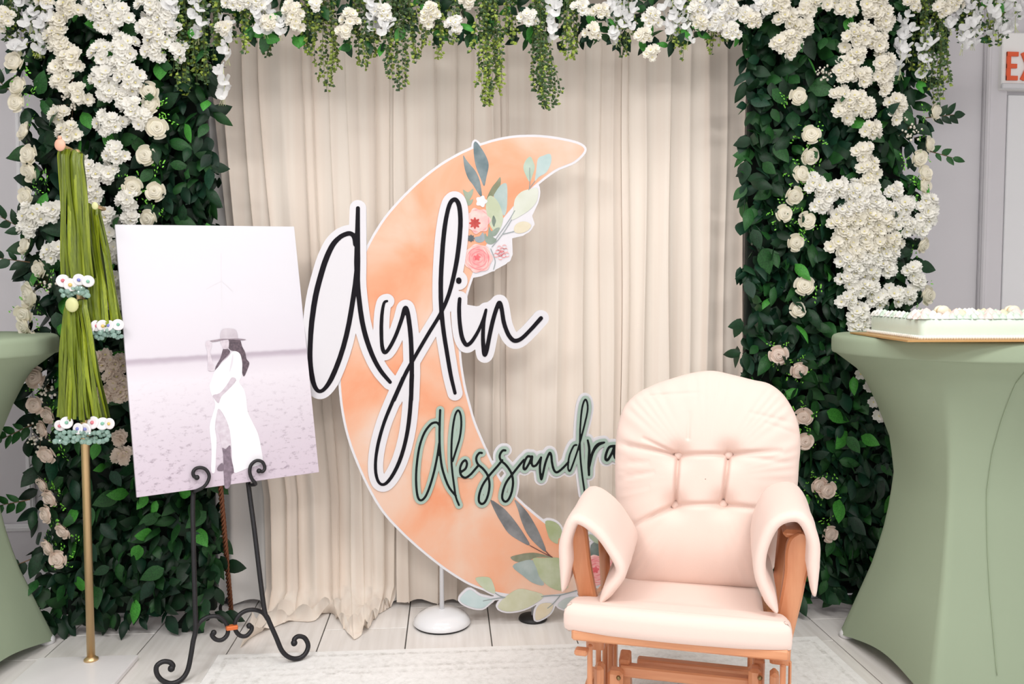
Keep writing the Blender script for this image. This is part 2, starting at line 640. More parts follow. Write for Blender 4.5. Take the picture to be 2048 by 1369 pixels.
# rug
RX0, RX1, RY0, RY1 = -0.765, 1.285, 0.35, 2.838
def rug_material():
    m = mat('faded_rug_pile', '#eae6e0', 0.95, bump=0.4, bscale=400)
    nt = m.node_tree
    N, L = nt.nodes, nt.links
    b = N['Principled BSDF']
    tc = N.new('ShaderNodeTexCoord')
    sep = N.new('ShaderNodeSeparateXYZ')
    L.new(tc.outputs['Object'], sep.inputs[0])
    def math_(op, a, b_=None):
        n = N.new('ShaderNodeMath')
        n.operation = op
        for i, v in enumerate((a, b_)):
            if v is None:
                continue
            if isinstance(v, (int, float)):
                n.inputs[i].default_value = v
            else:
                L.new(v, n.inputs[i])
        return n.outputs[0]
    ax = math_('SUBTRACT', (RX1 - RX0) / 2, math_('ABSOLUTE', sep.outputs[0]))
    ay = math_('SUBTRACT', (RY1 - RY0) / 2, math_('ABSOLUTE', sep.outputs[1]))
    d = math_('MINIMUM', ax, ay)
    wv = N.new('ShaderNodeValToRGB')
    cr = wv.color_ramp
    stops = [(0.0, 0.05), (0.08, 0.05), (0.09, 0.6), (0.13, 0.6), (0.14, 0.15), (0.36, 0.3), (0.40, 0.55), (0.44, 0.1), (0.52, 0.6), (0.55, 0.2), (1.0, 0.3)]
    cr.elements[0].position, cr.elements[1].position = 0.0, 1.0
    cr.elements[0].color = (0.05,) * 3 + (1,)
    cr.elements[1].color = (0.3,) * 3 + (1,)
    for p, v in stops[1:-1]:
        e = cr.elements.new(p)
        e.color = (v, v, v, 1)
    L.new(math_('MULTIPLY', d, 3.0), wv.inputs[0])
    vo = N.new('ShaderNodeTexVoronoi')
    vo.feature = 'DISTANCE_TO_EDGE'
    vo.inputs['Scale'].default_value = 26
    L.new(tc.outputs['Object'], vo.inputs['Vector'])
    vor = math_('SUBTRACT', 1.0, math_('MINIMUM', math_('MULTIPLY', vo.outputs['Distance'], 9.0), 1.0))
    nz = N.new('ShaderNodeTexNoise')
    nz.inputs['Scale'].default_value = 38
    nz.inputs['Detail'].default_value = 8
    nz.inputs['Roughness'].default_value = 0.75
    L.new(tc.outputs['Object'], nz.inputs['Vector'])
    n2 = N.new('ShaderNodeTexNoise')
    n2.inputs['Scale'].default_value = 5
    L.new(tc.outputs['Object'], n2.inputs['Vector'])
    wear = math_('MULTIPLY', math_('MAXIMUM', math_('SUBTRACT', math_('MULTIPLY', nz.outputs['Fac'], 4.4), 1.75), 0.0), math_('MULTIPLY', n2.outputs['Fac'], 1.7))
    pat = math_('ADD', math_('MULTIPLY', vor, 0.16), wv.outputs[0])
    fac = math_('MINIMUM', math_('MULTIPLY', pat, wear), 1.0)
    mx = N.new('ShaderNodeMix')
    mx.data_type = 'RGBA'
    mx.inputs[6].default_value = lin('#fcfbfa')
    mx.inputs[7].default_value = lin('#b9b5af')
    L.new(fac, mx.inputs[0])
    L.new(mx.outputs[2], b.inputs['Base Color'])
    return m
rug = MB().box((0, 0, 0), (RX1 - RX0, RY1 - RY0, 0.005), 0.002).build('rug', rug_material(), smooth=False)
rug.location = ((RX0 + RX1) / 2, (RY0 + RY1) / 2, 0.0037)
tag(rug, 'pale cream and grey distressed rug lying on the tiles under the rocking chair', 'rug')

# ================================================================== curtains
def sheer_material(name, col):
    return thin_mat(name, col, transl=0.12, var='#f7e9dc', scale=1.6, stretch=(16, 16, 0.3))
M_sheer = sheer_material('cream_voile', '#fdf2e6')
M_lining = thin_mat('white_lining_cloth', '#f6f3f0', 0.1)
Z_TOP = 2.34
def pleats(x0, x1, r, pmin=0.03, pmax=0.13, depth=0.032, over=1.2):
    """profile across the cloth: list of (x, y)"""
    out, x = [], x0
    while x < x1:
        p = min(r.uniform(pmin, pmax), max(x1 - x, 0.012))
        q = r.uniform(0.3, 1.0) * over
        b = depth * r.uniform(0.35, 1.0) * min(1, p / 0.06)
        n = 12
        for k in range(n):
            s = k / n
            out.append((x + p * (s + 0.2 * q * math.sin(2 * PI * s)), -b * (0.5 - 0.5 * math.cos(2 * PI * s))))
        x += p
    out.append((x1, 0))
    return out

def curtain(x0, x1, Y, seed, hem, pool=0.0, drift=0.0, mats=None, parent=None, name='sheer_cloth', gather=0.0, **kw):
    r = random.Random(seed)
    prof = pleats(x0, x1, r, **kw)
    prof2 = pleats(x0, x1, random.Random(seed + 50), 0.05, 0.16, 0.05, 0.6)
    xs2, ys2 = [p[0] for p in prof2], [p[1] for p in prof2]
    rows = []
    nz = 46
    length = Z_TOP - hem + pool
    for i in range(nz + 1):
        t = i / nz
        t = t ** 0.8 if False else t
        s = t * length
        row = []
        for k, (x, y) in enumerate(prof):
            y2 = float(np.interp(x, xs2, ys2))
            w = 0.5 + 0.5 * t
            hz = s + 0.0
            xx = x + drift * t * (0.3 + 0.7 * math.sin(7 * x + seed)) * 0.5 + 0.004 * math.sin(3.1 * t * PI + 23 * x)
            yy = Y + y * (0.55 + 0.6 * t) + y2 * 0.45 * t
            z = Z_TOP - s
            xx += gather * (x1 - x) / (x1 - x0) * min(1, max(0, (s - 0.3) / 1.6)) ** 1.3
            if pool > 0:
                flo = 0.006 + 0.012 * (0.5 + 0.5 * math.sin(31 * x + 2.0 * math.sin(9 * x)))
                lim = flo + 0.12
                if z < lim:
                    e = lim - z
                    k_ = 1 - math.exp(-e / 0.07)
                    z = lim - 0.12 * k_ + 0.03 * math.sin(29 * x + e * 30) * k_ * min(1, e / 0.1) ** 0.5 * 0.7 + 0.018 * math.sin(57 * x - e * 44) * k_
                    z = max(z, 0.0045 + 0.001 * math.sin(40 * x))
                    yy -= max(e - 0.06, 0) * (0.66 + 0.34 * math.sin(15 * x + 1.3) + 0.1 * math.sin(37 * x)) 
                    xx += max(e - 0.04, 0) * 0.14 * math.sin(11 * x + 0.6)
            else:
                if t == 1:
                    z += 0.006 * math.sin(40 * x)
            row.append((xx, yy, z))
        rows.append(row)
    return MB().grid(rows).build(name, mats or M_sheer, parent)

CUR_Y = 3.27
xl, xr = at(432, 700, CUR_Y)[0], at(1495, 300, CUR_Y)[0]
lin_obj = curtain(xl - 0.02, xr + 0.03, CUR_Y + 0.035, 3, 0.02, mats=M_lining, name='curtain_lining', pmin=0.08, pmax=0.2, depth=0.02, over=0.4)
tag(lin_obj, 'plain white backing cloth, seen in a strip beside the easel', 'curtain')
edges = [(432, 792, 11, 0.25, 0.006), (792, 1000, 5, 0.0, 0.02), (1000, 1240, 8, 0.0, 0.02), (1240, 1490, 21, 0.0, 0.02)]
lab = ['cream sheer curtain panel pooling on the floor behind the photo easel',
       'cream sheer curtain panel hanging behind the moon sign, beside the pooling panel',
       'cream sheer curtain panel between the moon sign and the rocking chair',
       'cream sheer curtain panel behind the rocking chair, next to the leaf wall']
for (a, b, sd, pool, hem), lb_ in zip(edges, lab):
    xa, xb = at(a, 700, CUR_Y)[0], at(b, 700, CUR_Y)[0]
    if a == 1240:
        xb = xr + 0.02
    tag(curtain(xa, xb, CUR_Y - (0.012 if a in (792, 1240) else 0), sd, hem, pool, drift=0.012, name='sheer_curtain', gather=0.17 if pool else 0), lb_, 'curtain', 'cream sheer curtain panels')
# top of the left strip: sheer swept to the post
rod = MB().tube([(xl - 0.7, CUR_Y + 0.05, Z_TOP), (xr + 0.75, CUR_Y + 0.05, Z_TOP)], 0.016, 10).build('curtain_rod', mat('rod_steel', '#c4c4c6', 0.35, 0.9))
tag(rod, 'steel rod carrying the curtains behind the flower garland', 'rod')
for xx, lb_ in ((xl - 0.35, 'left'), (xr + 0.33, 'right')):
    p = MB().tube([(xx, CUR_Y + 0.09, 0.008), (xx, CUR_Y + 0.09, Z_TOP + 0.02)], 0.018, 10)
    p.box((xx, CUR_Y + 0.09, 0.006), (0.3, 0.3, 0.008), 0.002)
    po = p.build('backdrop_post', M_white)
    tag(po, 'steel backdrop post behind the ' + ('leaf wall near the gold stand' if lb_ == 'left' else 'leaf wall near the cake'), 'post')

# ================================================================== moon sign
SY = 3.03
def S(px, py):
    p = at(px, py, SY)
    return (p[0], p[2])
PXM = 3.03 / F_PX * 1.0
def c1(X, Y): return S(600 + X / 3.339, 390 + Y / 3.339)
def c2(X, Y): return S(730 + X / 3.938, 760 + Y / 3.938)
def c3(X, Y): return S(850 + X / 4.565, 270 + Y / 4.565)
def c4(X, Y): return S(890 + X / 4.889, 980 + Y / 4.889)
FD = Field(-0.56, 0.78, -0.02, 1.84, 0.0025)
def strokes(lst, cf, scale):
    out = []
    for pts in lst:
        q = []
        for p in pts:
            x, z = cf(p[0], p[1])
            q.append((x, z, p[2] / scale * PXM))
        out.append([tuple(v) for v in catmull(q, 5)])
    return out
def R(pts, r):
    return [(x, y, r) for x, y in pts]
A1 = [
    [(374, 330, 18), (366, 285, 17), (345, 262, 15), (318, 260, 15), (270, 282, 15), (220, 335, 17), (175, 430, 18), (140, 540, 18), (105, 680, 18), (80, 850, 17), (70, 1000, 16), (70, 1120, 16), (85, 1230, 16), (107, 1292, 14), (135, 1312, 12), (170, 1290, 13), (212, 1225, 16), (260, 1110, 16), (298, 990, 16), (328, 860, 16), (352, 720, 16), (370, 600, 16), (382, 500, 17)],
    [(388, 90, 13), (386, 200, 15), (385, 300, 17), (383, 450, 20), (386, 590, 16), (398, 720, 16), (417, 850, 16), (447, 970, 16), (490, 1085, 15), (540, 1175, 14), (602, 1250, 12)],
    [(582, 710, 8), (562, 722, 9), (549, 790, 11), (544, 880, 12), (546, 980, 12), (555, 1036, 13), (572, 1052, 12), (602, 1015, 12), (642, 935, 12), (680, 830, 13), (700, 762, 15), (714, 768, 15), (728, 840, 15), (741, 960, 15), (746, 1100, 15), (747, 1230, 14), (742, 1369, 14)],
    [(628, 1369, 13), (700, 1205, 13), (760, 1095, 12), (850, 940, 12), (935, 800, 12), (985, 690, 13), (1020, 570, 14), (1050, 420, 15), (1068, 260, 15), (1071, 150, 15), (1060, 65, 15), (1035, 32, 14), (1004, 55, 14), (980, 135, 14), (960, 270, 15), (946, 450, 15), (940, 620, 15), (945, 780, 15), (960, 920, 14), (981, 1050, 14), (1006, 1200, 13), (1035, 1323, 11)],
    [(1066, 695, 12), (1062, 760, 13), (1066, 850, 13), (1079, 940, 14), (1098, 988, 14), (1118, 1002, 13), (1150, 975, 12), (1190, 910, 11), (1220, 840, 10), (1242, 768, 9)],
    [(1240, 775, 10), (1226, 850, 12), (1221, 950, 13), (1226, 1035, 14), (1234, 1068, 14), (1248, 1030, 14), (1265, 940, 14), (1290, 830, 14), (1315, 750, 14), (1332, 722, 15), (1346, 762, 14), (1360, 850, 14), (1385, 922, 14), (1412, 962, 14), (1440, 975, 14), (1480, 958, 13), (1540, 900, 13), (1608, 824, 14)],
    [(1060, 570, 18), (1060, 577, 18)],
]
A2 = [[(370, -40, 17), (367, 0, 17), (362, 150, 16), (346, 330, 16), (320, 480, 15), (280, 620, 15), (230, 730, 14), (180, 802, 13), (140, 824, 11), (106, 800, 11), (86, 730, 12), (85, 630, 12), (105, 500, 13), (150, 340, 13), (212, 185, 14), (290, 10, 14), (300, -15, 14)]]
LS = [
    R([(588, 360), (570, 338), (545, 336), (515, 352), (470, 412), (436, 500), (416, 600), (404, 720), (404, 830), (416, 920), (440, 948), (475, 920), (510, 840), (545, 720), (570, 600), (585, 500)], 9),
    R([(592, 238), (588, 350), (587, 480), (592, 580), (605, 680), (630, 770), (665, 850), (715, 912)], 9),
    R([(690, 640), (715, 560), (745, 460), (758, 360), (754, 280), (735, 240), (712, 270), (695, 350), (683, 470), (680, 600), (685, 700), (700, 820), (715, 920), (740, 985)], 8),
    R([(755, 725), (790, 700), (803, 660), (790, 632), (765, 652), (748, 700), (757, 750), (790, 770), (830, 745), (870, 700), (895, 670)], 9),
    R([(920, 575), (900, 575), (880, 600), (876, 630), (890, 665), (930, 700), (965, 750), (980, 820), (970, 900), (945, 960), (917, 976), (896, 950), (902, 890), (930, 820), (980, 750), (1050, 670), (1080, 632)], 9),
    R([(1105, 555), (1085, 555), (1065, 580), (1060, 610), (1075, 640), (1110, 670), (1150, 730), (1165, 800), (1155, 880), (1130, 940), (1102, 958), (1080, 930), (1087, 870), (1115, 800), (1165, 735), (1220, 665), (1250, 630)], 9),
    R([(1305, 605), (1280, 602), (1257, 640), (1247, 690), (1261, 703), (1290, 660), (1315, 602), (1311, 650), (1322, 678), (1350, 668), (1385, 612)], 9),
    R([(1385, 610), (1376, 680), (1380, 750), (1388, 782), (1400, 740), (1420, 650), (1450, 577), (1465, 592), (1471, 650), (1486, 708), (1510, 727), (1550, 700), (1600, 648)], 9),
    R([(1665, 512), (1640, 522), (1607, 600), (1597, 690), (1613, 716), (1640, 650), (1680, 530), (1730, 340), (1752, 230), (1745, 168), (1728, 158), (1708, 220), (1695, 340), (1690, 480), (1695, 620), (1710, 760), (1722, 840), (1730, 900)], 7),
    [(1752, 475, 8), (1764, 540, 10), (1762, 620, 11), (1760, 680, 11), (1762, 748, 9)],
    [(1762, 690, 9), (1790, 575, 11), (1830, 512, 14), (1882, 492, 8)],
    R([(1955, 520), (1920, 530), (1897, 580), (1892, 622), (1911, 628), (1945, 570), (1965, 520), (1961, 590), (1977, 618), (2015, 598)], 10),
]
big = strokes(A1, c1, 3.339) + strokes(A2, c2, 3.938)
small = strokes(LS, c2, 3.938)
DB = FD.new()
for s_ in big:
    FD.stroke(DB, s_)
DS = FD.new()
for s_ in small:
    FD.stroke(DS, s_)
# white fills inside the big letters
fillA = FD.poly([c1(*p) for p in [(372, 300), (300, 270), (180, 430), (90, 800), (72, 1050), (110, 1300), (180, 1270), (300, 980), (360, 650)]])
fill_in = FD.poly([c1(*p) for p in [(1066, 700), (1120, 735), (1180, 745), (1225, 735), (1290, 690), (1335, 720), (1260, 960), (1235, 1060), (1190, 1010), (1110, 1000), (1070, 900)]])
fill_l = FD.poly([c1(*p) for p in [(1035, 30), (1070, 150), (1045, 420), (985, 690), (945, 780), (945, 450), (985, 130)]])
fill_y = FD.poly([c1(*p) for p in [(548, 790), (580, 760), (640, 800), (690, 800), (600, 1020), (570, 1050), (546, 960)]])
halo = DB - 0.0215
for f_ in (fillA, fill_in, fill_l):
    halo = np.minimum(halo, f_)
sage = DS - 0.0105
sage_white = DS - 0.0195

moon_px = [(1172, 305), (1168, 290), (1140, 279), (1080, 270), (1020, 272), (960, 287), (900, 315), (850, 350), (800, 397), (760, 446), (725, 510), (697, 590), (681, 680), (677, 770), (690, 860), (718, 940), (757, 1015), (800, 1065), (850, 1110), (900, 1148), (950, 1176), (1010, 1192), (1080, 1196), (1150, 1188), (1210, 1170), (1245, 1140), (1240, 1118), (1200, 1105), (1150, 1082), (1100, 1050), (1060, 1018), (1035, 995), (1004, 960), (986, 925), (968, 885), (951, 844), (940, 805), (930, 765), (922, 700), (927, 630), (945, 560), (975, 495), (1010, 440), (1060, 385), (1110, 345), (1150, 327)]
moon_poly = catmull([S(*p) for p in moon_px], 5, closed=True)
DM = FD.poly(moon_poly)

def leafs(cf, L):
    return [catmull([cf(*p) for p in P], 4, closed=True) for P in L]
def sharp(cf, P):
    """leaf outline that keeps pointed ends"""
    return [np.array(cf(*p)) for p in P]
up_leaves = [
    ('#5d6f74', [(350, 185), (375, 225), (415, 275), (460, 330), (500, 420), (520, 560), (490, 540), (440, 460), (395, 400), (365, 320), (352, 240)]),
    ('#5f7379', [(470, 65), (520, 130), (555, 190), (578, 250), (580, 300), (562, 380), (540, 470), (505, 390), (465, 290), (448, 200), (443, 120), (447, 72)]),
    ('#7b7f62', [(687, 385), (690, 450), (655, 525), (605, 575), (565, 590), (575, 550), (610, 480), (650, 430)]),
    ('#a3b7b3', [(735, 440), (750, 470), (752, 560), (746, 680), (720, 740), (680, 660), (630, 570), (640, 530), (690, 460)]),
    ('#bac3a5', [(600, 555), (650, 590), (690, 660), (713, 760), (690, 850), (650, 900), (600, 840), (565, 740), (555, 640), (570, 580)]),
    ('#5d6e60', [(625, 735), (648, 780), (640, 815), (630, 842), (615, 815), (611, 780)]),
    ('#7e8f80', [(585, 835), (605, 880), (650, 850), (684, 852), (650, 915), (618, 930), (655, 960), (610, 1000), (560, 985), (543, 940), (548, 895), (572, 930)]),
    ('#a9beab', [(962, 198), (990, 250), (1002, 300), (980, 375), (955, 430), (920, 370), (897, 300), (918, 235)]),
    ('#b0c6c5', [(1143, 175), (1152, 250), (1110, 340), (1040, 385), (1003, 422), (1015, 330), (1030, 220), (1080, 190)]),
    ('#cfd3c3', [(1030, 490), (1022, 600), (960, 680), (880, 735), (790, 778), (806, 700), (820, 590), (880, 520), (960, 495)]),
    ('#d9cdb0', [(970, 830), (930, 880), (860, 900), (815, 882), (820, 830), (870, 795), (930, 795)]),
    ('#8b9a80', [(345, 500), (392, 525), (440, 490), (432, 550), (405, 600), (440, 585), (425, 630), (392, 645), (372, 590)]),
    ('#8b98a0', [(455, 935), (500, 925), (530, 890), (545, 960), (500, 985), (460, 970)]),
]
low_leaves = [
    ('#5e6063', [(445, 100), (560, 170), (625, 235), (690, 315), (770, 430), (830, 545), (720, 495), (620, 425), (555, 330), (500, 235)]),
    ('#66686a', [(680, 95), (780, 190), (850, 290), (925, 430), (990, 610), (880, 525), (800, 425), (745, 300), (712, 190)]),
    ('#7d8068', [(640, 660), (720, 635), (800, 620), (900, 620), (1045, 662), (900, 660), (790, 705), (690, 702)]),
    ('#98a7a4', [(660, 750), (750, 700), (860, 690), (900, 780), (970, 930), (860, 912), (760, 840)]),
    ('#aab48d', [(860, 672), (960, 668), (1100, 665), (1210, 720), (1200, 960), (1070, 975), (940, 880), (895, 770)]),
    ('#9fab80', [(980, 310), (1060, 310), (1125, 360), (1150, 450), (1110, 480), (1100, 530), (1030, 490), (1000, 420)]),
    ('#b5c0a2', [(300, 862), (400, 852), (455, 880), (492, 1012), (400, 980), (330, 920)]),
    ('#b3cacb', [(145, 1080), (190, 1010), (250, 980), (340, 1040), (462, 1072), (430, 1110), (360, 1160), (240, 1142)]),
    ('#c2c3a4', [(515, 1140), (600, 1040), (720, 970), (850, 990), (965, 1032), (900, 1100), (760, 1170), (600, 1190)]),
    ('#d6c6a4', [(885, 1270), (892, 1170), (950, 1112), (1055, 1118), (1030, 1200), (950, 1260)]),
    ('#b9c3c0', [(1100, 1130), (1180, 1062), (1290, 1050), (1310, 1110), (1200, 1170)]),
    ('#4f5f58', [(1425, 540), (1500, 515), (1545, 640), (1480, 680), (1425, 660)]),
    ('#8ea07c', [(1400, 450), (1440, 440), (1520, 520), (1470, 520)]),
]
DLf = FD.new()
leaf_shapes = []
for cf, L in ((c3, up_leaves), (c4, low_leaves)):
    for col, P in L:
        pts = [tuple(p) for p in catmull([cf(*p) for p in P], 3, closed=True)]
        leaf_shapes.append((col, pts))
        DLf = np.minimum(DLf, FD.poly(pts))
stem_list = [(c3, [(790, 775), (745, 850), (690, 930), (610, 1025)], 3), (c3, [(815, 882), (770, 893), (710, 908)], 3), (c3, [(1003, 422), (975, 460), (945, 505)], 3), (c3, [(955, 300), (957, 430), (950, 500)], 3),
             (c3, [(820, 690), (760, 790), (640, 960)], 2.4), (c3, [(600, 1040), (640, 1150), (625, 1230)], 1.5),
             (c4, [(490, 1010), (540, 1040), (590, 1055)], 4), (c4, [(370, 1088), (470, 1068), (585, 1052)], 4), (c4, [(940, 1045), (1040, 1035), (1130, 1030), (1290, 985)], 4), (c4, [(1000, 1160), (1060, 1110), (1130, 1030)], 3.5)]
red_stems = [(c4, [(830, 545), (940, 605), (1050, 662)], 4), (c4, [(985, 600), (1015, 635), (1050, 662)], 5)]
stem_pts = [s_ for (cf, P, r_) in stem_list for s_ in strokes([R(P, r_)], cf, 4.565)]
rstem_pts = [s_ for (cf, P, r_) in red_stems for s_ in strokes([R(P, r_)], cf, 4.889)]
DST = FD.new()
for s_ in stem_pts:
    FD.stroke(DST, s_)
DRS = FD.new()
for s_ in rstem_pts:
    FD.stroke(DRS, s_)
flowers = [  # centre (crop px), radius, petal colour
    (c3, 480, 765, 112, 'open'), (c3, 485, 1128, 128, 'rose'), (c3, 700, 1085, 82, 'line'), (c3, 420, 945, 30, 'dark'), (c3, 515, 608, 48, 'white'),
    (c4, 1480, 790, 150, 'rose'), (c4, 1640, 780, 90, 'rose')]
DFl = FD.new()
def lobed(cf, x, y, r, n=9, amp=0.07, ph=0.0):
    return [cf(x + r * (1 + amp * math.cos(n * a + ph)) * math.cos(a), y + r * (1 + amp * math.cos(n * a + ph)) * math.sin(a)) for a in [2 * PI * k / 72 for k in range(72)]]
for cf, x, y, r, kd in flowers:
    DFl = np.minimum(DFl, FD.poly(lobed(cf, x, y, r, 9, 0.05)))
fill_up = FD.poly([c3(*p) for p in [(740, 650), (900, 520), (1030, 440), (1050, 480), (1035, 620), (978, 740), (1003, 815), (980, 850), (900, 920), (795, 945), (800, 1060), (790, 1120), (740, 1180), (620, 1245), (520, 1290), (420, 1310), (340, 1330), (350, 1200), (560, 950), (700, 800)]])
fill_dn = FD.poly([c4(*p) for p in [(470, 1000), (1290, 990), (1300, 1090), (1130, 1110), (1000, 1150), (880, 1110), (600, 1060), (480, 1060)]])
board = np.minimum.reduce([DM, fill_up, fill_dn, halo, sage_white, DLf - 0.007, DFl - 0.006, DST - 0.006])

sign = thing('moon_sign', 'peach crescent moon cutout sign with black and sage script lettering on a white border', 'sign', (S(884, 700)[0], SY, 0.0))
so = sign.location
def sign_layer(name, D, y_front, thick, mats, tol=0.0004):
    loops = FD.contours(D, tol)
    def place(x, z, d):
        return (x - so[0], y_front + thick / 2 - d - so[1], z - so[2])
    me = flat_mesh(name, loops, thick, place, mats)
    return link(name, me, sign)
def poly_layer(name, pts, y_front, thick, mats):
    def place(x, z, d):
        return (x - so[0], y_front + thick / 2 - d - so[1], z - so[2])
    return link(name, flat_mesh(name, [np.array(pts)], thick, place, mats), sign)
M_print_white = mat('print_white', '#dedce1', 0.45)
M_print_black = mat('print_black', '#17141a', 0.55, spec=0.12)
M_print_black2 = mat('print_soft_black', '#161a1b', 0.55, spec=0.12)
M_print_sage = mat('print_sage', '#a3b8ac', 0.45)
def moon_material():
    m = mat('watercolour_peach', '#f3a577', 0.45)
    nt = m.node_tree
    N, L = nt.nodes, nt.links
    tc = N.new('ShaderNodeTexCoord')
    nz = N.new('ShaderNodeTexNoise')
    nz.inputs['Scale'].default_value = 3.2
    nz.inputs['Detail'].default_value = 5
    nz.inputs['Distortion'].default_value = 0.4
    L.new(tc.outputs['Object'], nz.inputs['Vector'])
    rp = N.new('ShaderNodeValToRGB')
    cr = rp.color_ramp
    cr.elements[0].position, cr.elements[0].color = 0.28, lin('#e99267')
    cr.elements[1].position, cr.elements[1].color = 0.72, lin('#e4ccbe')
    e = cr.elements.new(0.45); e.color = lin('#e8ac8b')
    e = cr.elements.new(0.58); e.color = lin('#e6bea6')
    L.new(nz.outputs['Fac'], rp.inputs[0])
    L.new(rp.outputs[0], N['Principled BSDF'].inputs['Base Color'])
    return m
sign_layer('board', board, SY, 0.010, M_print_white)
y_ = SY - 0.0006
sign_layer('moon_face', DM + 0.0085, y_, 0.0008, moon_material())
y_ -= 0.0005
pm = {}
for col, pts in leaf_shapes:
    if col not in pm:
        r_, g_, b_ = [int(col[i:i + 2], 16) for i in (1, 3, 5)]
        lt = '#%02x%02x%02x' % tuple(min(255, int(c * 0.7 + 0.3 * 235)) for c in (r_, g_, b_))
        pm[col] = mat('print_leaf', col, 0.5, var=lt, scale=14, coords='Object')
    poly_layer('printed_leaf', pts, y_, 0.0006, pm[col])
    y_ -= 0.00004
M_st1, M_st2 = mat('print_stem', '#8f9a9a', 0.5), mat('print_red_stem', '#6d4540', 0.5)
for k, s_ in enumerate(stem_pts + rstem_pts):
    q_ = [np.array(p[:2]) for p in s_]
    t_ = [q_[min(i + 1, len(q_) - 1)] - q_[max(i - 1, 0)] for i in range(len(q_))]
    n_ = [np.array([-t[1], t[0]]) / (np.hypot(*t) + 1e-9) for t in t_]
    w_ = max(s_[0][2], 0.0011)
    poly_layer('printed_stem', [tuple(a + b * w_) for a, b in zip(q_, n_)] + [tuple(a - b * w_) for a, b in zip(q_, n_)][::-1], y_ - 0.0001 - 0.00002 * k, 0.0006, M_st2 if k >= len(stem_pts) else M_st1)
y_ -= 0.0004
PK = {k: mat('print_pink', v, 0.5, var=w, scale=40) for k, v, w in (('p1', '#f2b9b6', '#f5cfc8'), ('p2', '#ee9c9c', '#f4b6b2'), ('p3', '#e87f85', '#f09a9c'), ('p4', '#dd5a62', '#e87f85'), ('red', '#b03a35', '#c8524a'), ('grey', '#4d555a', '#6a7276'), ('wh', '#dfe1e3', '#eceaec'))}
def ring_pts(cf, x, y, r0, r1, a0, a1, n=22):
    o_ = [cf(x + r1 * math.cos(a), y + r1 * math.sin(a)) for a in np.linspace(a0, a1, n)]
    i_ = [cf(x + (r1 - (r1 - r0) * math.sin(PI * k / (n - 1))) * math.cos(a), y + (r1 - (r1 - r0) * math.sin(PI * k / (n - 1))) * math.sin(a)) for k, a in enumerate(np.linspace(a0, a1, n))]
    return o_ + i_[::-1]
for cf, x, y, r, kd in flowers:
    yy = y_
    if kd == 'rose':
        poly_layer('printed_bloom', lobed(cf, x, y, r, 7, 0.05), yy, 0.0006, PK['p1'])
        poly_layer('printed_bloom', lobed(cf, x - r * .03, y - r * .03, r * 0.72, 6, 0.07, 1), yy - 0.0004, 0.0006, PK['p2'])
        k = 0
        for rr in (0.92, 0.8, 0.66, 0.5, 0.36):
            for q in range(3):
                a = k * 1.1 + q * 2.1
                poly_layer('printed_petal', ring_pts(cf, x, y, r * (rr - 0.09), r * rr, a, a + 1.7), yy - 0.0008 - 0.00002 * k, 0.0005, PK['p3'] if rr < 0.85 else PK['p2'])
            k += 1
        poly_layer('printed_bloom', lobed(cf, x - r * .06, y - r * .06, r * 0.2, 5, 0.2, 1), yy - 0.0012, 0.0006, PK['p4'])
    elif kd == 'open':
        poly_layer('printed_bloom', lobed(cf, x, y + 20, r, 7, 0.1, 0.5), yy, 0.0006, PK['p1'])
        for q in range(7):
            a = q * 2 * PI / 7
            poly_layer('printed_petal', ring_pts(cf, x + 18 * math.cos(a), y + 20 + 18 * math.sin(a), r * 0.68, r * 0.78, a - 0.4, a + 0.4), yy - 0.0004, 0.0005, PK['p2'])
        poly_layer('printed_bloom', lobed(cf, x - 25, y + 42, 44, 8, 0.22), yy - 0.0008, 0.0006, PK['red'])
    elif kd == 'line':
        for q in range(11):
            a, rr = q * 2.4, r * 0.75 * math.sqrt(q / 11)
            for h_ in range(2):
                poly_layer('printed_petal', ring_pts(cf, x + rr * math.cos(a), y - 8 + rr * math.sin(a), 15, 22, h_ * PI, h_ * PI + 3.0, 10), yy, 0.0005, PK['p3' if q < 5 else 'p2'])
    elif kd == 'dark':
        poly_layer('printed_bloom', lobed(cf, x, y, r, 8, 0.15), yy, 0.0006, PK['grey'])
    else:
        poly_layer('printed_bloom', lobed(cf, x, y, r, 5, 0.15), yy, 0.0006, PK['wh'])
y_ -= 0.002
sign_layer('white_halo', halo, y_, 0.0008, M_print_white)
for nm, grp in (('letter', big),):
    pass
def letter_layer(strs, y0, m):
    D = FD.new()
    for s_ in strs:
        FD.stroke(D, s_)
    return sign_layer('letter', D, y0, 0.0008, m, 0.0003)
y_ -= 0.0006
sign_layer('sage_halo', np.minimum(sage, sage), y_ - 0.0002, 0.0008, M_print_sage)
ydx = y_ - 0.0008
letter_layer([big[0], big[1]], ydx, M_print_black)
letter_layer([big[2], big[7]], ydx - 0.0001, M_print_black)
letter_layer([big[3]], ydx - 0.0002, M_print_black)
letter_layer([big[4], big[6]], ydx - 0.0003, M_print_black)
letter_layer([big[5]], ydx - 0.0004, M_print_black)
for k, idx in enumerate(([0, 1], [2], [3], [4], [5], [6], [7], [8], [9, 10], [11])):
    letter_layer([small[i] for i in idx], ydx - 0.00008 * k, M_print_black2)

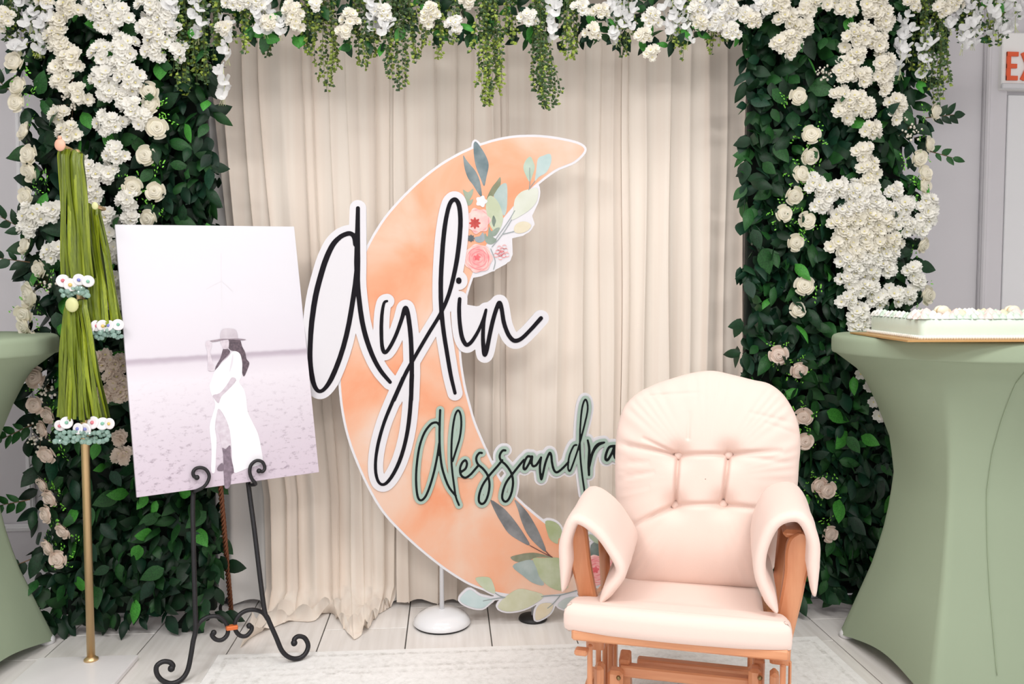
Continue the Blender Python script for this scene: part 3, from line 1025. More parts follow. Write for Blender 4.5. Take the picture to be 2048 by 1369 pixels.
# stands behind the sign
M_stand_white = mat('stand_white_enamel', '#f0f0f3', 0.12, coat=0.5)
M_blk = mat('black_rubber', '#1b1a1b', 0.5)
dc = fl(884, 1247)
st = thing('sign_stand', 'white round domed stand with thin pole holding up the moon sign', 'stand', (dc[0], SY + 0.026, 0))
dx, dy = dc[0], SY + 0.026
MB().lathe([(0.096, 0.0), (0.1, 0.004), (0.098, 0.01)], (dx, dy, 0), 40).build('base_ring', M_blk, st)
MB().lathe([(0.102, 0.008), (0.105, 0.012), (0.1, 0.024), (0.085, 0.04), (0.06, 0.052), (0.03, 0.058), (0.012, 0.06), (0.001, 0.06)], (dx, dy, 0), 48).build('dome', M_stand_white, st)
MB().lathe([(0.0085, 0.055), (0.0085, 1.25), (0.001, 1.252)], (dx, dy, 0), 16).build('pole', M_stand_white, st)
bc = fl(1062, 1226)
st = thing('round_floor_stand', 'small black round foot showing under the moon sign leaves', 'stand', (bc[0], SY + 0.05, 0))
MB().lathe([(0.05, 0.0), (0.053, 0.004), (0.05, 0.012), (0.02, 0.018), (0.001, 0.018)], (bc[0], SY + 0.05, 0), 28).build('base', M_blk, st)
MB().lathe([(0.006, 0.015), (0.006, 0.3), (0.001, 0.301)], (bc[0], SY + 0.05, 0), 12).build('pole', M_stand_white, st)

# ================================================================== leaf walls
M_leaf = [mat('leaf_deep_green', '#163a20', 0.48, spec=0.3, var='#0f2815', scale=20, rand=0.35), mat('leaf_mid_green', '#255626', 0.48, spec=0.3, var='#1a401d', scale=20, rand=0.25),
          mat('leaf_bright_green', '#459036', 0.5, spec=0.3, var='#35762b', scale=20, rand=0.2), mat('leaf_blue_green', '#143a27', 0.48, spec=0.3, var='#0f2a1c', scale=20, rand=0.3)]
def leaf_verts(w=0.5, curl=0.12, fold=0.1, n=6, pointed=1.0):
    rows = []
    for i in range(n + 1):
        t = i / n
        ww = w * 0.5 * (math.sin(PI * t ** 0.8) ** 0.85) * (1 - 0.15 * t)
        yb = -curl * math.sin(PI * t * 0.9) + 0.25 * curl * t
        rows.append([(-ww, yb + fold * (ww / (w * .5)), -t), (0.0, yb, -t), (ww, yb + fold * (ww / (w * .5)), -t)])
    return rows
def leaf_mesh(name, m, **k):
    return MB().grid(leaf_verts(**k)).mesh(name, m)
leaf_meshes = [[leaf_mesh('leaf', m, w=0.55, curl=0.1), leaf_mesh('leaf', m, w=0.47, curl=0.2, fold=0.14), leaf_mesh('leaf', m, w=0.62, curl=0.05, fold=0.06)] for m in M_leaf]

def leaf_rot(r, droop=1.0, tilt=0.55):
    """turn of a leaf that hangs in front of a wall: tip mostly down, face towards the room"""
    roll = r.gauss(0, 0.9 * droop)
    e = Euler((r.gauss(-0.28, tilt * 0.6), roll, r.gauss(0, tilt)), 'XYZ')
    return e.to_quaternion()

def put(mb, rows, loc, q, s, mi=0):
    P = [[tuple(q @ (Vector(p) * s) + Vector(loc)) for p in row] for row in rows]
    mb.grid(P, mi=mi)

M_hedge_back = mat('dark_mat_backing', '#0d1a12', 0.9)
def leaf_wall(name, x0, x1, label, seed, z1=2.42):
    r = random.Random(seed)
    Yf = 3.05
    root = thing(name, label, 'greenery panel', ((x0 + x1) / 2, Yf + 0.04, 0))
    b = MB().box(((x0 + x1) / 2, Yf + 0.06, z1 / 2 + 0.03), (x1 - x0 - 0.06, 0.03, z1 - 0.06), 0.004)
    for sx in (x0 + 0.15, x1 - 0.15):
        b.box((sx, Yf + 0.09, 0.01), (0.03, 0.1, 0.02))
    b.build('backing', M_hedge_back, root, smooth=False)
    kinds = [0] * 10 + [3] * 4 + [1] * 7 + [2] * 3
    variants = [leaf_verts(w=0.55, curl=0.1), leaf_verts(w=0.47, curl=0.2, fold=0.14), leaf_verts(w=0.62, curl=0.05, fold=0.06)]
    deep = MB()
    for k in range(2300):
        x, z = r.uniform(x0 - 0.01, x1 + 0.01), r.uniform(0.06, z1)
        s = r.uniform(0.055, 0.095)
        y = Yf + 0.03 - r.uniform(0, 0.05)
        put(deep, variants[k % 3], (x, y, z), leaf_rot(r, 1.2, 0.7), s, r.choice([0, 0, 0, 3, 3, 1]))
    o = deep.build('leaves', M_leaf, root)
    o['kind'] = 'stuff'
    n = 0
    cols = 12
    for i in range(12):
        for j in range(25):
            x = x0 + (x1 - x0) * (i + 0.5 + r.uniform(-0.5, 0.5)) / 12
            z = 0.1 + (2.15 - 0.1) * (j + 0.5 + r.uniform(-0.5, 0.5)) / 25
            s = r.uniform(0.058, 0.1)
            y = Yf - 0.03 - r.uniform(0, 0.035)
            if i in (0, 11):
                x += (0.02 if i else -0.02) * r.random()
            me = leaf_meshes[r.choice(kinds)][r.randrange(3)]
            link('leaf', me, root, Vector((x, y, z + s * 0.4)) - root.location, leaf_rot(r), s)
            n += 1
    return root
HLX0, HLX1 = at(66, 700, 3.03)[0], at(428, 700, 3.03)[0]
HRX0, HRX1 = at(1488, 700, 3.03)[0], at(1835, 500, 3.03)[0]
leaf_wall('greenery_panel', HLX0, HLX1, 'dark green artificial leaf wall behind the ribbon stand and photo easel', 31)
leaf_wall('greenery_panel', HRX0, HRX1, 'dark green artificial leaf wall behind the rocking chair and cake table', 57)

# ---- roses
M_rose_c = [thin_mat('rose_cream', '#fbf7ea', 0.3, var='#f5edd6', scale=40), thin_mat('rose_blush', '#f9ebe0', 0.3, var='#f3dccd', scale=40)]
M_sprig = mat('sprig_light_green', '#76c53f', 0.5, rand=0.2)
def petal_rows(r0, h, w, curl, nu=5, nv=4):
    rows = []
    for j in range(nv + 1):
        v = j / nv
        rad = r0 * (0.25 + 0.75 * math.sin(v * PI / 2)) + curl * v * v
        zz = h * v - curl * 0.6 * v ** 3
        row = []
        for i in range(nu + 1):
            u = (i / nu) * 2 - 1
            ww = w * (0.35 + 0.65 * math.sin(min(1, v * 1.1) * PI / 2)) * (1 - 0.25 * max(0, v - 0.7) / 0.3 * u * u)
            a = u * ww
            dz = -0.18 * h * u * u * v
            row.append((rad * math.sin(a), -(zz + dz), rad * math.cos(a)))
        rows.append(row)
    return rows
def rot_y(rows, a, tilt=0.0):
    M = Matrix.Rotation(a, 3, 'Y')
    return [[tuple(M @ Vector(p)) for p in row] for row in rows]
rose_core, rose_petal, rose_back = [], [], []
for m in M_rose_c:
    b = MB()
    rows_ = []
    for i in range(27):
        ro = 0.02 + 0.86 * i / 26
        row = []
        for k in range(30):
            th = 2 * PI * k / 30
            wob = 0.10 * math.sin(3 * th + 5 * ro) + 0.05 * math.sin(5 * th)
            s_ = ro * 4.3 + th / (2 * PI) + wob
            f_ = s_ - math.floor(s_)
            hgt = 0.95 * math.sqrt(max(0, 1 - (ro / 0.98) ** 2.4)) - 0.24 * (1 - f_) * (0.5 + 0.5 * ro) - 0.28 * math.exp(-(ro / 0.12) ** 2)
            rr = ro * (1 + 0.05 * math.cos(5 * th + 1))
            row.append((rr * math.sin(th), -hgt, rr * math.cos(th)))
        rows_.append(row)
    b.grid(rows_, closed_v=True)
    rose_core.append(b.mesh('bloom_heart', m))
    rose_petal.append(MB().grid(petal_rows(0.86, 0.78, 0.72, 0.06)).mesh('petal', m))
    rose_back.append(MB().grid(petal_rows(0.95, 0.5, 0.7, 0.16)).mesh('petal', m))
sp = MB()
rs = random.Random(3)
for st_ in range(5):
    a0 = st_ * 2 * PI / 5 + 0.4
    for k in range(6):
        a = a0 + rs.uniform(-0.25, 0.25)
        d = 0.75 + 0.14 * k
        q = Euler((rs.uniform(-0.6, 0.3), -a + PI + rs.uniform(-0.9, 0.9), rs.uniform(-0.5, 0.5))).to_quaternion()
        put(sp, leaf_verts(0.6, 0.1, 0.1, 3), (d * math.sin(a), 0.1 - 0.04 * k, d * math.cos(a)), q, 0.24)
sprig_me = sp.mesh('sprig', M_sprig)
sp2 = MB()
for k in range(14):
    a = 2.2 + rs.uniform(-0.6, 0.8)
    d = rs.uniform(0.7, 1.7)
    q = Euler((rs.uniform(-0.6, 0.3), -a + PI + rs.uniform(-0.9, 0.9), rs.uniform(-0.5, 0.5))).to_quaternion()
    put(sp2, leaf_verts(0.55, 0.1, 0.1, 3), (d * math.sin(a), 0.0, d * math.cos(a)), q, 0.26)
sprig_me2 = sp2.mesh('sprig', M_sprig)
rr_ = random.Random(77)
FLY = 2.975
def rose(px, py, label, group, blush=False, size=None, face=(0, 0)):
    p = at(px, py, FLY)
    t = thing('rose', label, 'rose', p, 0, group)
    c = 1 if blush else 0
    s = size or rr_.uniform(0.027, 0.033)
    base = Euler((face[1] + rr_.uniform(-0.25, 0.35), rr_.uniform(0, 6.28), 0)).to_quaternion()
    yaw = Quaternion((0, 0, 1), face[0] + rr_.uniform(-0.35, 0.35))
    tip = Quaternion((1, 0, 0), face[1] + rr_.uniform(-0.3, 0.35))
    def q(a, tl=0.0):
        return yaw @ tip @ Quaternion((0, 1, 0), a)
    a0 = rr_.uniform(0, 6.28)
    link('bloom_heart', rose_core[c], t, (0, 0, 0), q(a0), s * 0.92)
    for k in range(5):
        link('petal', rose_petal[c], t, (0, 0, 0), q(a0 + k * 2 * PI / 5 + rr_.uniform(-0.2, 0.2)), s * rr_.uniform(0.95, 1.08))
    for k in range(4):
        link('petal', rose_back[c], t, (0, 0, 0), q(a0 + 0.4 + k * PI / 2 + rr_.uniform(-0.2, 0.2)), s * rr_.uniform(0.98, 1.12))
    link('sprig', rr_.choice([sprig_me, sprig_me2, sprig_me2]), t, (0, 0.012, 0), q(rr_.uniform(0, 6.28)), s * rr_.uniform(1.15, 1.5))
    return t
ROSES = {
    'leaf wall edge beside the gold stand': ('l', [(34, 128), (42, 175), (38, 207), (55, 265), (64, 312), (66, 344), (57, 393), (57, 494), (84, 537), (70, 591), (52, 628), (55, 652), (72, 677), (74, 756), (74, 810), (102, 830), (91, 857), (97, 907), (92, 967), (106, 994), (99, 1028), (132, 1059), (103, 1092), (120, 1117)]),
    'leaf wall above the photo board': ('m', [(299, 183), (306, 212), (314, 257), (295, 313), (265, 373), (314, 385), (301, 438)]),
    'leaf wall strip between curtain and cake': ('r', [(1595, 193), (1622, 272), (1617, 312), (1598, 351), (1585, 391), (1565, 428), (1613, 442), (1588, 485), (1608, 573), (1593, 620), (1556, 709), (1596, 739), (1606, 832), (1608, 882), (1635, 969), (1651, 979), (1657, 1067)]),
    'leaf wall edge beside the door casing': ('o', [(1865, 225), (1853, 291), (1835, 316), (1845, 349), (1843, 373), (1840, 490), (1848, 591)]),
}
for place, (code, L) in ROSES.items():
    for k, (px, py) in enumerate(L):
        blush = code == 'l' and py > 740 or code == 'r' and py > 690
        tone = 'blush pink' if blush else 'creamy white'
        rose(px, py, tone + ' rose on the ' + place + ', ' + from_top(k), 'roses on the ' + place, blush, size=0.044 if (px, py) == (70, 591) else None, face=(-0.5 if code == 'l' else 0.5 if code == 'o' else 0, 0.12 if code == 'l' and py > 900 else 0))

# ---- white blossom clusters
M_bl = [thin_mat('blossom_white', '#fdfbf5', 0.3, rand=0.06), thin_mat('blossom_ivory', '#fbf7ec', 0.3, rand=0.06), thin_mat('blossom_blush', '#f6e7da', 0.3, rand=0.06)]
M_blc = mat('blossom_heart', '#e6dc9a', 0.8)
def floret_mesh(m, seed, n=5):
    r = random.Random(seed)
    b = MB()
    for lay in range(2):
        for k in range(n):
            a = 2 * PI * (k + 0.5 * lay) / n + r.uniform(-0.12, 0.12)
            L_, W_ = (1.0, 0.62) if lay == 0 else (0.68, 0.5)
            up = 0.12 if lay == 0 else 0.42
            rows = []
            for i in range(4):
                t = i / 3
                w = W_ * (0.18, 0.75, 1.0, 0.55)[i]
                rows.append([(x * w * 0.75, -(up * t ** 1.2 + (0.14 * abs(x)) * t + r.uniform(-0.05, 0.05)), L_ * (t - (0.10 * (1 - abs(x)) if i == 3 else 0)) + 0.04) for x in (-1, -0.4, 0.4, 1)])
            M = Matrix.Rotation(a, 3, 'Y')
            b.grid([[tuple(M @ Vector(p)) for p in row] for row in rows])
    b.sphere((0, -0.14, 0), 0.16, 6, 4, mi=1)
    return b.mesh('floret', [m, M_blc])
florets = [[floret_mesh(m, 5 * i + j) for j in range(3)] for i, m in enumerate(M_bl)]
rb = random.Random(99)
M_twig = mat('twig_brown', '#6d5138', 0.8)
twig_me = MB().tube([(0, 0.02, 0.02), (0.004, 0.012, 0.0), (0, 0, 0)], [0.0016, 0.0014, 0.001], 5).mesh('stem', M_twig)
def blossom(px, py, R_, label, group, tone=0, Y=None, fr=None):
    """R_: cluster radius in picture pixels"""
    Y = Y if Y is not None else FLY
    p = at(px, py, Y)
    t = thing('blossom_cluster', label, 'flower', p, 0, group)
    s = R_ * 3.0 / F_PX
    fs = fr or 0.0222
    n = max(4, int(round(1.4 * (s / fs) ** 2 + 2)))
    ga = 2.399963
    for k in range(n):
        d = math.sqrt((k + 0.3) / n)
        a = k * ga + rb.uniform(-0.3, 0.3)
        d *= rb.uniform(0.85, 1.15)
        ox, oz = s * d * math.cos(a) * 0.84, s * d * math.sin(a) * 0.8
        dep = -0.55 * s * math.sqrt(max(0, 1 - d * d)) - 0.006 - rb.uniform(0, 0.008)
        nrm = Vector((ox * 1.1 + rb.uniform(-.3, .3) * s, dep - 0.012 - 0.3 * s, oz * 1.1 + rb.uniform(-.3, .3) * s + 0.15 * s)).normalized()
        q = Vector((0, -1, 0)).rotation_difference(nrm) @ Quaternion((0, 1, 0), rb.uniform(0, 6.28))
        link('floret', florets[tone][rb.randrange(3)], t, (ox, dep, oz), q, fs * rb.uniform(0.85, 1.12))
    link('stem', twig_me, t, (0, 0.0, 0), Quaternion((0, 1, 0), rb.uniform(-0.6, 0.6)), 1.4)
    return t
BLOSSOMS = [
    ('drooping spray above the gold stand', 1, [(144, 18, 26), (121, 47, 19), (118, 74, 19), (124, 98, 18), (148, 121, 27), (126, 142, 18), (131, 168, 20), (161, 188, 22), (124, 232, 18), (138, 265, 20)]),
    ('wall edge beside the ribbon tops', 0, [(70, 430, 26), (111, 423, 18), (111, 505, 22), (62, 455, 18)]),
    ('bright bunch above the photo board', 0, [(201, 20, 30), (242, 34, 26), (215, 50, 20), (249, 98, 28), (208, 111, 25), (249, 131, 22), (208, 155, 22), (262, 160, 32), (222, 185, 20), (245, 200, 14), (269, 217, 22), (222, 249, 28), (285, 240, 22), (235, 309, 26), (220, 349, 17), (181, 345, 28), (184, 376, 20), (195, 398, 18), (258, 402, 20), (212, 437, 22), (262, 443, 16), (215, 477, 22), (222, 507, 24), (228, 564, 22), (232, 601, 20)]),
    ('short garland spray beside the curtain', 0, [(302, 13, 26), (326, 24, 18), (299, 57, 17), (336, 40, 20), (319, 77, 27), (312, 105, 20), (361, 107, 16), (345, 66, 16)]),
    ('gap between green ribbons and photo board', 2, [(206, 720, 22), (235, 726, 22), (235, 752, 22), (214, 788, 20), (243, 783, 20), (241, 876, 10), (250, 910, 17)]),
    ('garland corner above the rocking chair', 1, [(1556, 13, 24), (1570, 40, 24), (1613, 18, 18), (1601, 57, 20), (1581, 78, 22), (1558, 92, 18), (1575, 104, 14)]),
    ('tall hanging spray above the cake', 1, [(1647, 3, 24), (1687, 20, 22), (1738, 10, 30), (1760, 35, 26), (1744, 34, 20), (1724, 72, 26), (1702, 78, 26), (1751, 87, 22), (1711, 114, 18), (1768, 47, 14), (1764, 130, 24), (1761, 152, 22), (1684, 144, 28), (1717, 157, 22), (1677, 192, 20), (1706, 203, 22), (1682, 228, 24), (1722, 217, 24), (1788, 207, 20), (1784, 232, 16), (1764, 178, 12), (1736, 262, 22), (1721, 306, 22), (1734, 339, 24), (1734, 363, 20)]),
    ('big drift above the cake, upper part', 0, [(1626, 373, 24), (1650, 383, 22), (1638, 410, 22), (1672, 376, 22), (1694, 388, 20), (1713, 385, 24), (1737, 385, 22), (1682, 426, 20), (1706, 415, 20), (1728, 410, 22), (1748, 412, 24), (1766, 424, 22), (1788, 424, 22), (1783, 385, 20), (1807, 410, 18), (1805, 453, 24)]),
    ('big drift above the cake, middle part', 1, [(1670, 450, 22), (1699, 443, 22), (1725, 438, 24), (1748, 440, 24), (1769, 445, 22), (1684, 470, 22), (1725, 470, 22), (1749, 464, 20), (1672, 491, 22), (1694, 486, 22), (1706, 510, 24), (1732, 498, 24), (1759, 489, 22), (1780, 484, 22)]),
    ('big drift above the cake, lower part', 0, [(1691, 523, 22), (1720, 520, 24), (1744, 516, 22), (1771, 513, 22), (1706, 537, 20), (1764, 535, 22), (1741, 547, 18), (1693, 559, 20), (1713, 578, 22), (1735, 578, 20), (1691, 600, 22), (1754, 600, 20), (1783, 593, 24), (1812, 590, 18), (1711, 629, 26), (1715, 655, 22), (1746, 648, 18)]),
    ('wall edge nearest the door casing', 0, [(1848, 412, 24), (1849, 434, 22), (1838, 455, 18), (1821, 542, 18), (1830, 565, 14)]),
    ('leaf wall beside the cake table cover', 0, [(1726, 742, 24), (1751, 773, 22), (1758, 803, 22), (1768, 828, 18)]),
]
for place, tone, L in BLOSSOMS:
    L = sorted(L, key=lambda q: q[1])
    for k, (px, py, rpx) in enumerate(L):
        tn = ('white', 'ivory', 'blush')[tone]
        blossom(px, py, rpx, tn + ' blossom cluster in the ' + place + ', ' + from_top(k), 'blossoms on the ' + place, tone)

# tiny-flower sprigs
M_bb = thin_mat('tiny_flower_white', '#f4eee2', 0.3)
for px, py, lb_ in ((141, 206, 'in the drooping spray above the gold stand'), (91, 564, 'beside the upper green ribbons'), (101, 779, 'by the lower green ribbons'), (77, 873, 'just below the lower crystal drops'), (1650, 148, 'above the rocking chair under the garland'), (1812, 262, 'at the outer edge above the cake')):
    p = at(px, py, FLY)
    t = thing('tiny_flower_sprig', 'small sprig of tiny white dots ' + lb_, 'flower', p, 0, 'tiny white flower sprigs')
    b, s_ = MB(), MB()
    for k in range(26):
        q = (p[0] + rb.gauss(0, 0.02), p[1] - rb.uniform(0, 0.02), p[2] + rb.gauss(0, 0.022))
        b.sphere(q, rb.uniform(0.003, 0.0055), 6, 4)
        if k % 3 == 0:
            s_.tube([(p[0], p[1] + 0.02, p[2]), q], 0.0006, 4)
    o = b.build('tiny_flowers', M_bb, t); o['kind'] = 'stuff'
    s_.build('stem', M_twig, t)

# leaf sprays that stick out past the edges of the leaf walls
def spray(px, py, ang, n, s, m, label, Y=2.99):
    p = Vector(at(px, py, Y))
    t = thing('leaf_spray', label, 'leaves', p, 0, None)
    d = Vector((math.cos(ang), -0.15, math.sin(ang)))
    L_ = 0.1
    MB().tube([p, p + d * L_ * 0.5, p + d * L_], [0.002, 0.0016, 0.001], 6).build('stem', M_twig, t)
    for k in range(n):
        q0 = d * (L_ * (k + 1) / n)
        a = -ang - PI / 2 + (0.8 if k % 2 else -0.8) * (0 if k == n - 1 else 1)
        q = Euler((rb.uniform(-0.4, 0.2), a, rb.uniform(-0.3, 0.3)), 'XYZ').to_quaternion()
        link('leaf', leaf_meshes[m][k % 3], t, q0, q, s * rb.uniform(0.8, 1.1))
for a in ((1850, 236, 0.1, 7, 0.055, 0, 'dark leafy spray jutting from the leaf wall toward the door casing'),
          (1850, 300, -0.3, 5, 0.045, 1, 'short green spray under the jutting dark one beside the door'),
          (58, 465, 2.6, 5, 0.055, 0, 'dark green spray jutting toward the wall at ribbon height'),
          (60, 525, 3.0, 5, 0.05, 0, 'dark green spray jutting out just below the ribbon-height one'),
          (30, 190, 2.4, 4, 0.06, 0, 'slender dark spray near the top outer edge by the wall molding'),
          (64, 850, 3.6, 7, 0.05, 1, 'green spray hanging out over the pale green table beside the roses'),
          (60, 1000, 3.3, 6, 0.055, 1, 'leafy spray at the outer edge beside the lower blush roses'),
          (60, 1120, 3.5, 6, 0.06, 0, 'leafy spray near the floor above the green table foot')):
    spray(*a)

# ================================================================== hanging garland along the top
GY = 3.0
M_vine = [mat('vine_leaf_green', '#435f2a', 0.5, var='#2f4a1f', scale=30, rand=0.2), mat('vine_leaf_lime', '#8d9f3a', 0.5, var='#6f8530', scale=30, rand=0.2), mat('vine_leaf_dark', '#2f4a26', 0.5, rand=0.2)]
M_vstem = mat('vine_stem', '#55622c', 0.7)
rv = random.Random(5)
gar = thing('flower_garland', 'long leafy garland swagged along the top of the whole backdrop', 'garland', (0.1, GY + 0.08, 2.1))
gb = MB()
gpts = [(x, GY + 0.12, 2.36 + 0.03 * math.sin(3 * x)) for x in np.linspace(-1.75, 2.0, 26)]
gb.tube(gpts, 0.05, 8)
gb.build('vine_core', M_hedge_back, gar)
gl = MB()
for k in range(1500):
    x = rv.uniform(-1.6, 1.95)
    z = rv.uniform(2.1, 2.5)
    put(gl, leaf_verts(0.5, 0.15, 0.12, 4), (x, GY + 0.1 - rv.uniform(0, 0.1), z), leaf_rot(rv, 1.4, 0.9), rv.uniform(0.045, 0.07), rv.choice([0, 1, 1, 3]))
o = gl.build('leaves', M_leaf, gar); o['kind'] = 'stuff'
for px, py in ((585, 78), (697, 92), (868, 78), (928, 60), (940, 72), (1210, 45), (1290, 88), (1345, 96), (560, 40), (640, 20), (700, 20), (850, 10), (880, 22), (480, 22), (1030, 30), (1100, 20), (1300, 20), (1400, 70), (1360, 66), (1275, 50), (500, 60), (520, 14), (760, 95), (990, 60), (1060, 62), (1175, 30), (1440, 20), (1480, 70), (1925, 10), (1990, 14), (1690, 42), (530, 80), (615, 85), (1185, 75), (730, 85), (815, 60)):
    for k in range(3):
        p = at(px + rv.uniform(-9, 9), py - 8 + rv.uniform(-9, 9), GY - rv.uniform(0, 0.03))
        link('leaf', leaf_meshes[rv.choice([0, 1, 2, 2, 3])][rv.randrange(3)], gar, Vector(p) - gar.location, leaf_rot(rv, 1.5, 0.6), rv.uniform(0.045, 0.065))

def vine(px, y0, y1, w, n, label, lime=0.5, Y=None, lean=0.0):
    Yv = (Y or GY) - 0.02
    top, bot = at(px, y0, Yv), at(px, y1, Yv)
    wm = w * 1.2 * 3.0 / F_PX
    n = int(n * 1.35)
    t = thing('hanging_vine', label, 'vine', (top[0], Yv, top[2]), 0, 'hanging bead-leaf vines')
    st_, lf = MB(), MB()
    for k in range(n):
        xo = rv.uniform(-0.5, 0.5) * wm
        yo = rv.uniform(-0.03, 0.03)
        ln = (top[2] - bot[2]) * (1 - 0.45 * (abs(xo) / (wm * 0.5)) ** 1.5 * rv.uniform(0.5, 1.2))
        m = max(4, int(ln / 0.0145))
        ph, am = rv.uniform(0, 6), rv.uniform(0.002, 0.008)
        P = [(top[0] + xo * (0.5 + 0.5 * i / m) + lean * (i / m) ** 2 + am * math.sin(ph + i * 0.25), Yv + yo + am * math.cos(ph + i * 0.2), top[2] - ln * i / m) for i in range(m + 1)]
        st_.tube(P[::3] + [P[-1]], 0.0008, 4)
        for i, p in enumerate(P):
            for q_ in range(2):
                d = 0.004 + rv.random() * 0.008
                a = rv.uniform(0, 6.28)
                c = (p[0] + d * math.cos(a), p[1] + d * math.sin(a) * 0.8, p[2] + rv.uniform(-.006, .004))
                s = rv.uniform(0.0055, 0.0088)
                fr = i / m
                mi = 1 if rv.random() < lime * (0.25 + 0.9 * fr) else (2 if rv.random() < 0.45 else 0)
                u = Vector((math.cos(a), math.sin(a) * 0.5, rv.uniform(-0.9, -0.1))).normalized()
                w_ = u.cross(Vector((rv.uniform(-.5, .5), -1, rv.uniform(-.5, .5)))).normalized()
                cc = Vector(c)
                nn = u.cross(w_) * (s * 0.35)
                lf.add([cc - u * s, cc + w_ * s * 0.75 + nn, cc + u * s, cc - w_ * s * 0.75 + nn], [(0, 1, 2), (0, 2, 3)], mi)
    o = st_.build('stems', M_vstem, t); o['kind'] = 'stuff'
    o = lf.build('bead_leaves', M_vine, t, smooth=False); o['kind'] = 'stuff'
VINES = [(70, -30, 112, 60, 8, 0.3), (18, -30, 84, 40, 6, 0.2), (366, -30, 185, 62, 11, 0.3), (405, -20, 165, 50, 9, 0.3), (445, -20, 108, 36, 6, 0.5), (492, -20, 112, 18, 4, 0.6), (525, -20, 112, 30, 4, 0.2), (612, -20, 105, 26, 5, 0.5), (652, -20, 182, 44, 9, 0.7), (725, -20, 138, 44, 9, 0.4), (798, -20, 180, 56, 12, 0.35), (843, -20, 112, 22, 4, 0.6), (876, -20, 116, 16, 3, 0.7), (975, -20, 212, 58, 13, 0.65), (1022, -20, 88, 26, 5, 0.6), (1082, -20, 220, 62, 12, 0.2), (1143, -20, 118, 40, 7, 0.5), (1250, -20, 112, 36, 6, 0.3), (1362, -20, 122, 32, 5, 0.6), (1432, -20, 108, 34, 4, 0.7), (1845, -30, 150, 40, 9, 0.6), (1878, -30, 208, 44, 10, 0.3), (1945, -20, 78, 66, 7, 0.4), (2000, -20, 94, 50, 6, 0.4), (905, -20, 100, 26, 4, 0.5), (760, -20, 90, 24, 3, 0.4)]
VINES.sort()
vb = {70: 'outermost vine bunch above the gold stand', }
vi = 0
place_names = ['first bead-leaf vine bunch at the wall-molding end of the garland']
for k, (px, y0, y1, w, n, lime) in enumerate(VINES):
    where = 'by the gold stand' if px < 420 else ('over the cream curtains' if px < 1480 else 'by the cake')
    sub = [v for v in VINES if (v[0] < 420) == (px < 420) and (v[0] >= 1480) == (px >= 1480)]
    i = sub.index((px, y0, y1, w, n, lime))
    ln = 'long' if y1 > 170 else ('medium' if y1 > 115 else 'short')
    vine(px, y0, y1, w, n, '%s green bead-leaf vine hanging %s, %s from the gold stand' % (ln, where, 'first' if i == 0 else ORD[i]), lime, lean=0.025 if px == 1082 else 0)

# white wisteria and ivory puffs in the garland
M_wis = thin_mat('wisteria_white', '#fbfbfb', 0.4, rand=0.05)
def wist_petal(seed):
    r = random.Random(seed)
    b = MB()
    for sgn in (-1, 1):
        rows = []
        for i in range(4):
            t = i / 3
            w = (0.2, 0.6, 0.62, 0.25)[i]
            rows.append([(sgn * t * 0.9 + 0.1 * x, -0.25 * t - 0.2 * abs(x) + r.uniform(-.08, .08), 0.35 * t * t + x * w) for x in (-1, 0, 1)])
        b.grid(rows)
    rows = [[(x * 0.3 * (0.4 + t), -0.3 * t, -0.7 * t + 0.1 * abs(x)) for x in (-1, 0, 1)] for t in (0, 0.5, 1.0)]
    b.grid(rows)
    return b.mesh('petal', M_wis)
wis_me = [wist_petal(k) for k in range(3)]
M_wst = mat('wisteria_stem', '#c9d09a', 0.7)
def wisteria(px, y0, y1, w, n, label, Y=None):
    Yv = (Y or GY) - 0.035
    p0, p1 = at(px, y0, Yv), at(px, y1, Yv)
    t = thing('wisteria_spray', label, 'flower', p0, 0, 'white wisteria sprays in the garland')
    wm = w * 3 / F_PX
    b = MB().tube([p0, (p0[0] + 0.004, Yv, (p0[2] + p1[2]) / 2), (p1[0], Yv, p1[2] - 0.02)], [0.0012, 0.001, 0.0006], 5)
    for k in range(3):
        b.tube([(p1[0], Yv, p1[2] + 0.012 * k), (p1[0] + rv.uniform(-.015, .015), Yv - 0.004, p1[2] - 0.02)], 0.0007, 4)
    b.build('stem', M_wst, t)
    for k in range(n):
        f = (k + 0.5) / n
        q = Euler((rv.uniform(-0.6, 0.5), rv.uniform(-0.9, 0.9), rv.uniform(-0.9, 0.9))).to_quaternion()
        link('petal', wis_me[k % 3], t, (rv.uniform(-0.5, 0.5) * wm * (1 - 0.6 * f), rv.uniform(-0.03, 0.02), (p1[2] - p0[2]) * f), q, rv.uniform(0.016, 0.025))
WIS = [(60, -10, 60, 30, 10), (78, 50, 105, 16, 8), (92, 15, 62, 24, 10), (40, 90, 100, 30, 6), (345, 0, 70, 34, 14), (396, -10, 78, 30, 14), (455, 30, 120, 24, 10), (446, 130, 200, 12, 7), (528, 0, 66, 44, 16), (560, 40, 70, 30, 7), (745, -10, 62, 44, 22), (770, 30, 70, 24, 8), (905, 20, 75, 26, 9), (1105, 0, 80, 28, 14), (1232, -10, 84, 48, 26), (1258, 10, 60, 28, 10), (1345, 0, 70, 56, 26), (1425, -10, 60, 60, 24), (1455, 20, 72, 34, 12), (1375, 30, 90, 20, 7), (1520, -10, 35, 50, 14), (1812, 30, 115, 30, 16), (1848, 60, 150, 30, 18), (1800, 80, 150, 14, 7), (1900, 0, 60, 46, 16), (1945, 0, 90, 50, 20), (1990, 0, 70, 60, 20), (2030, 0, 55, 40, 14), (1925, 50, 100, 30, 8)]
WIS.sort()
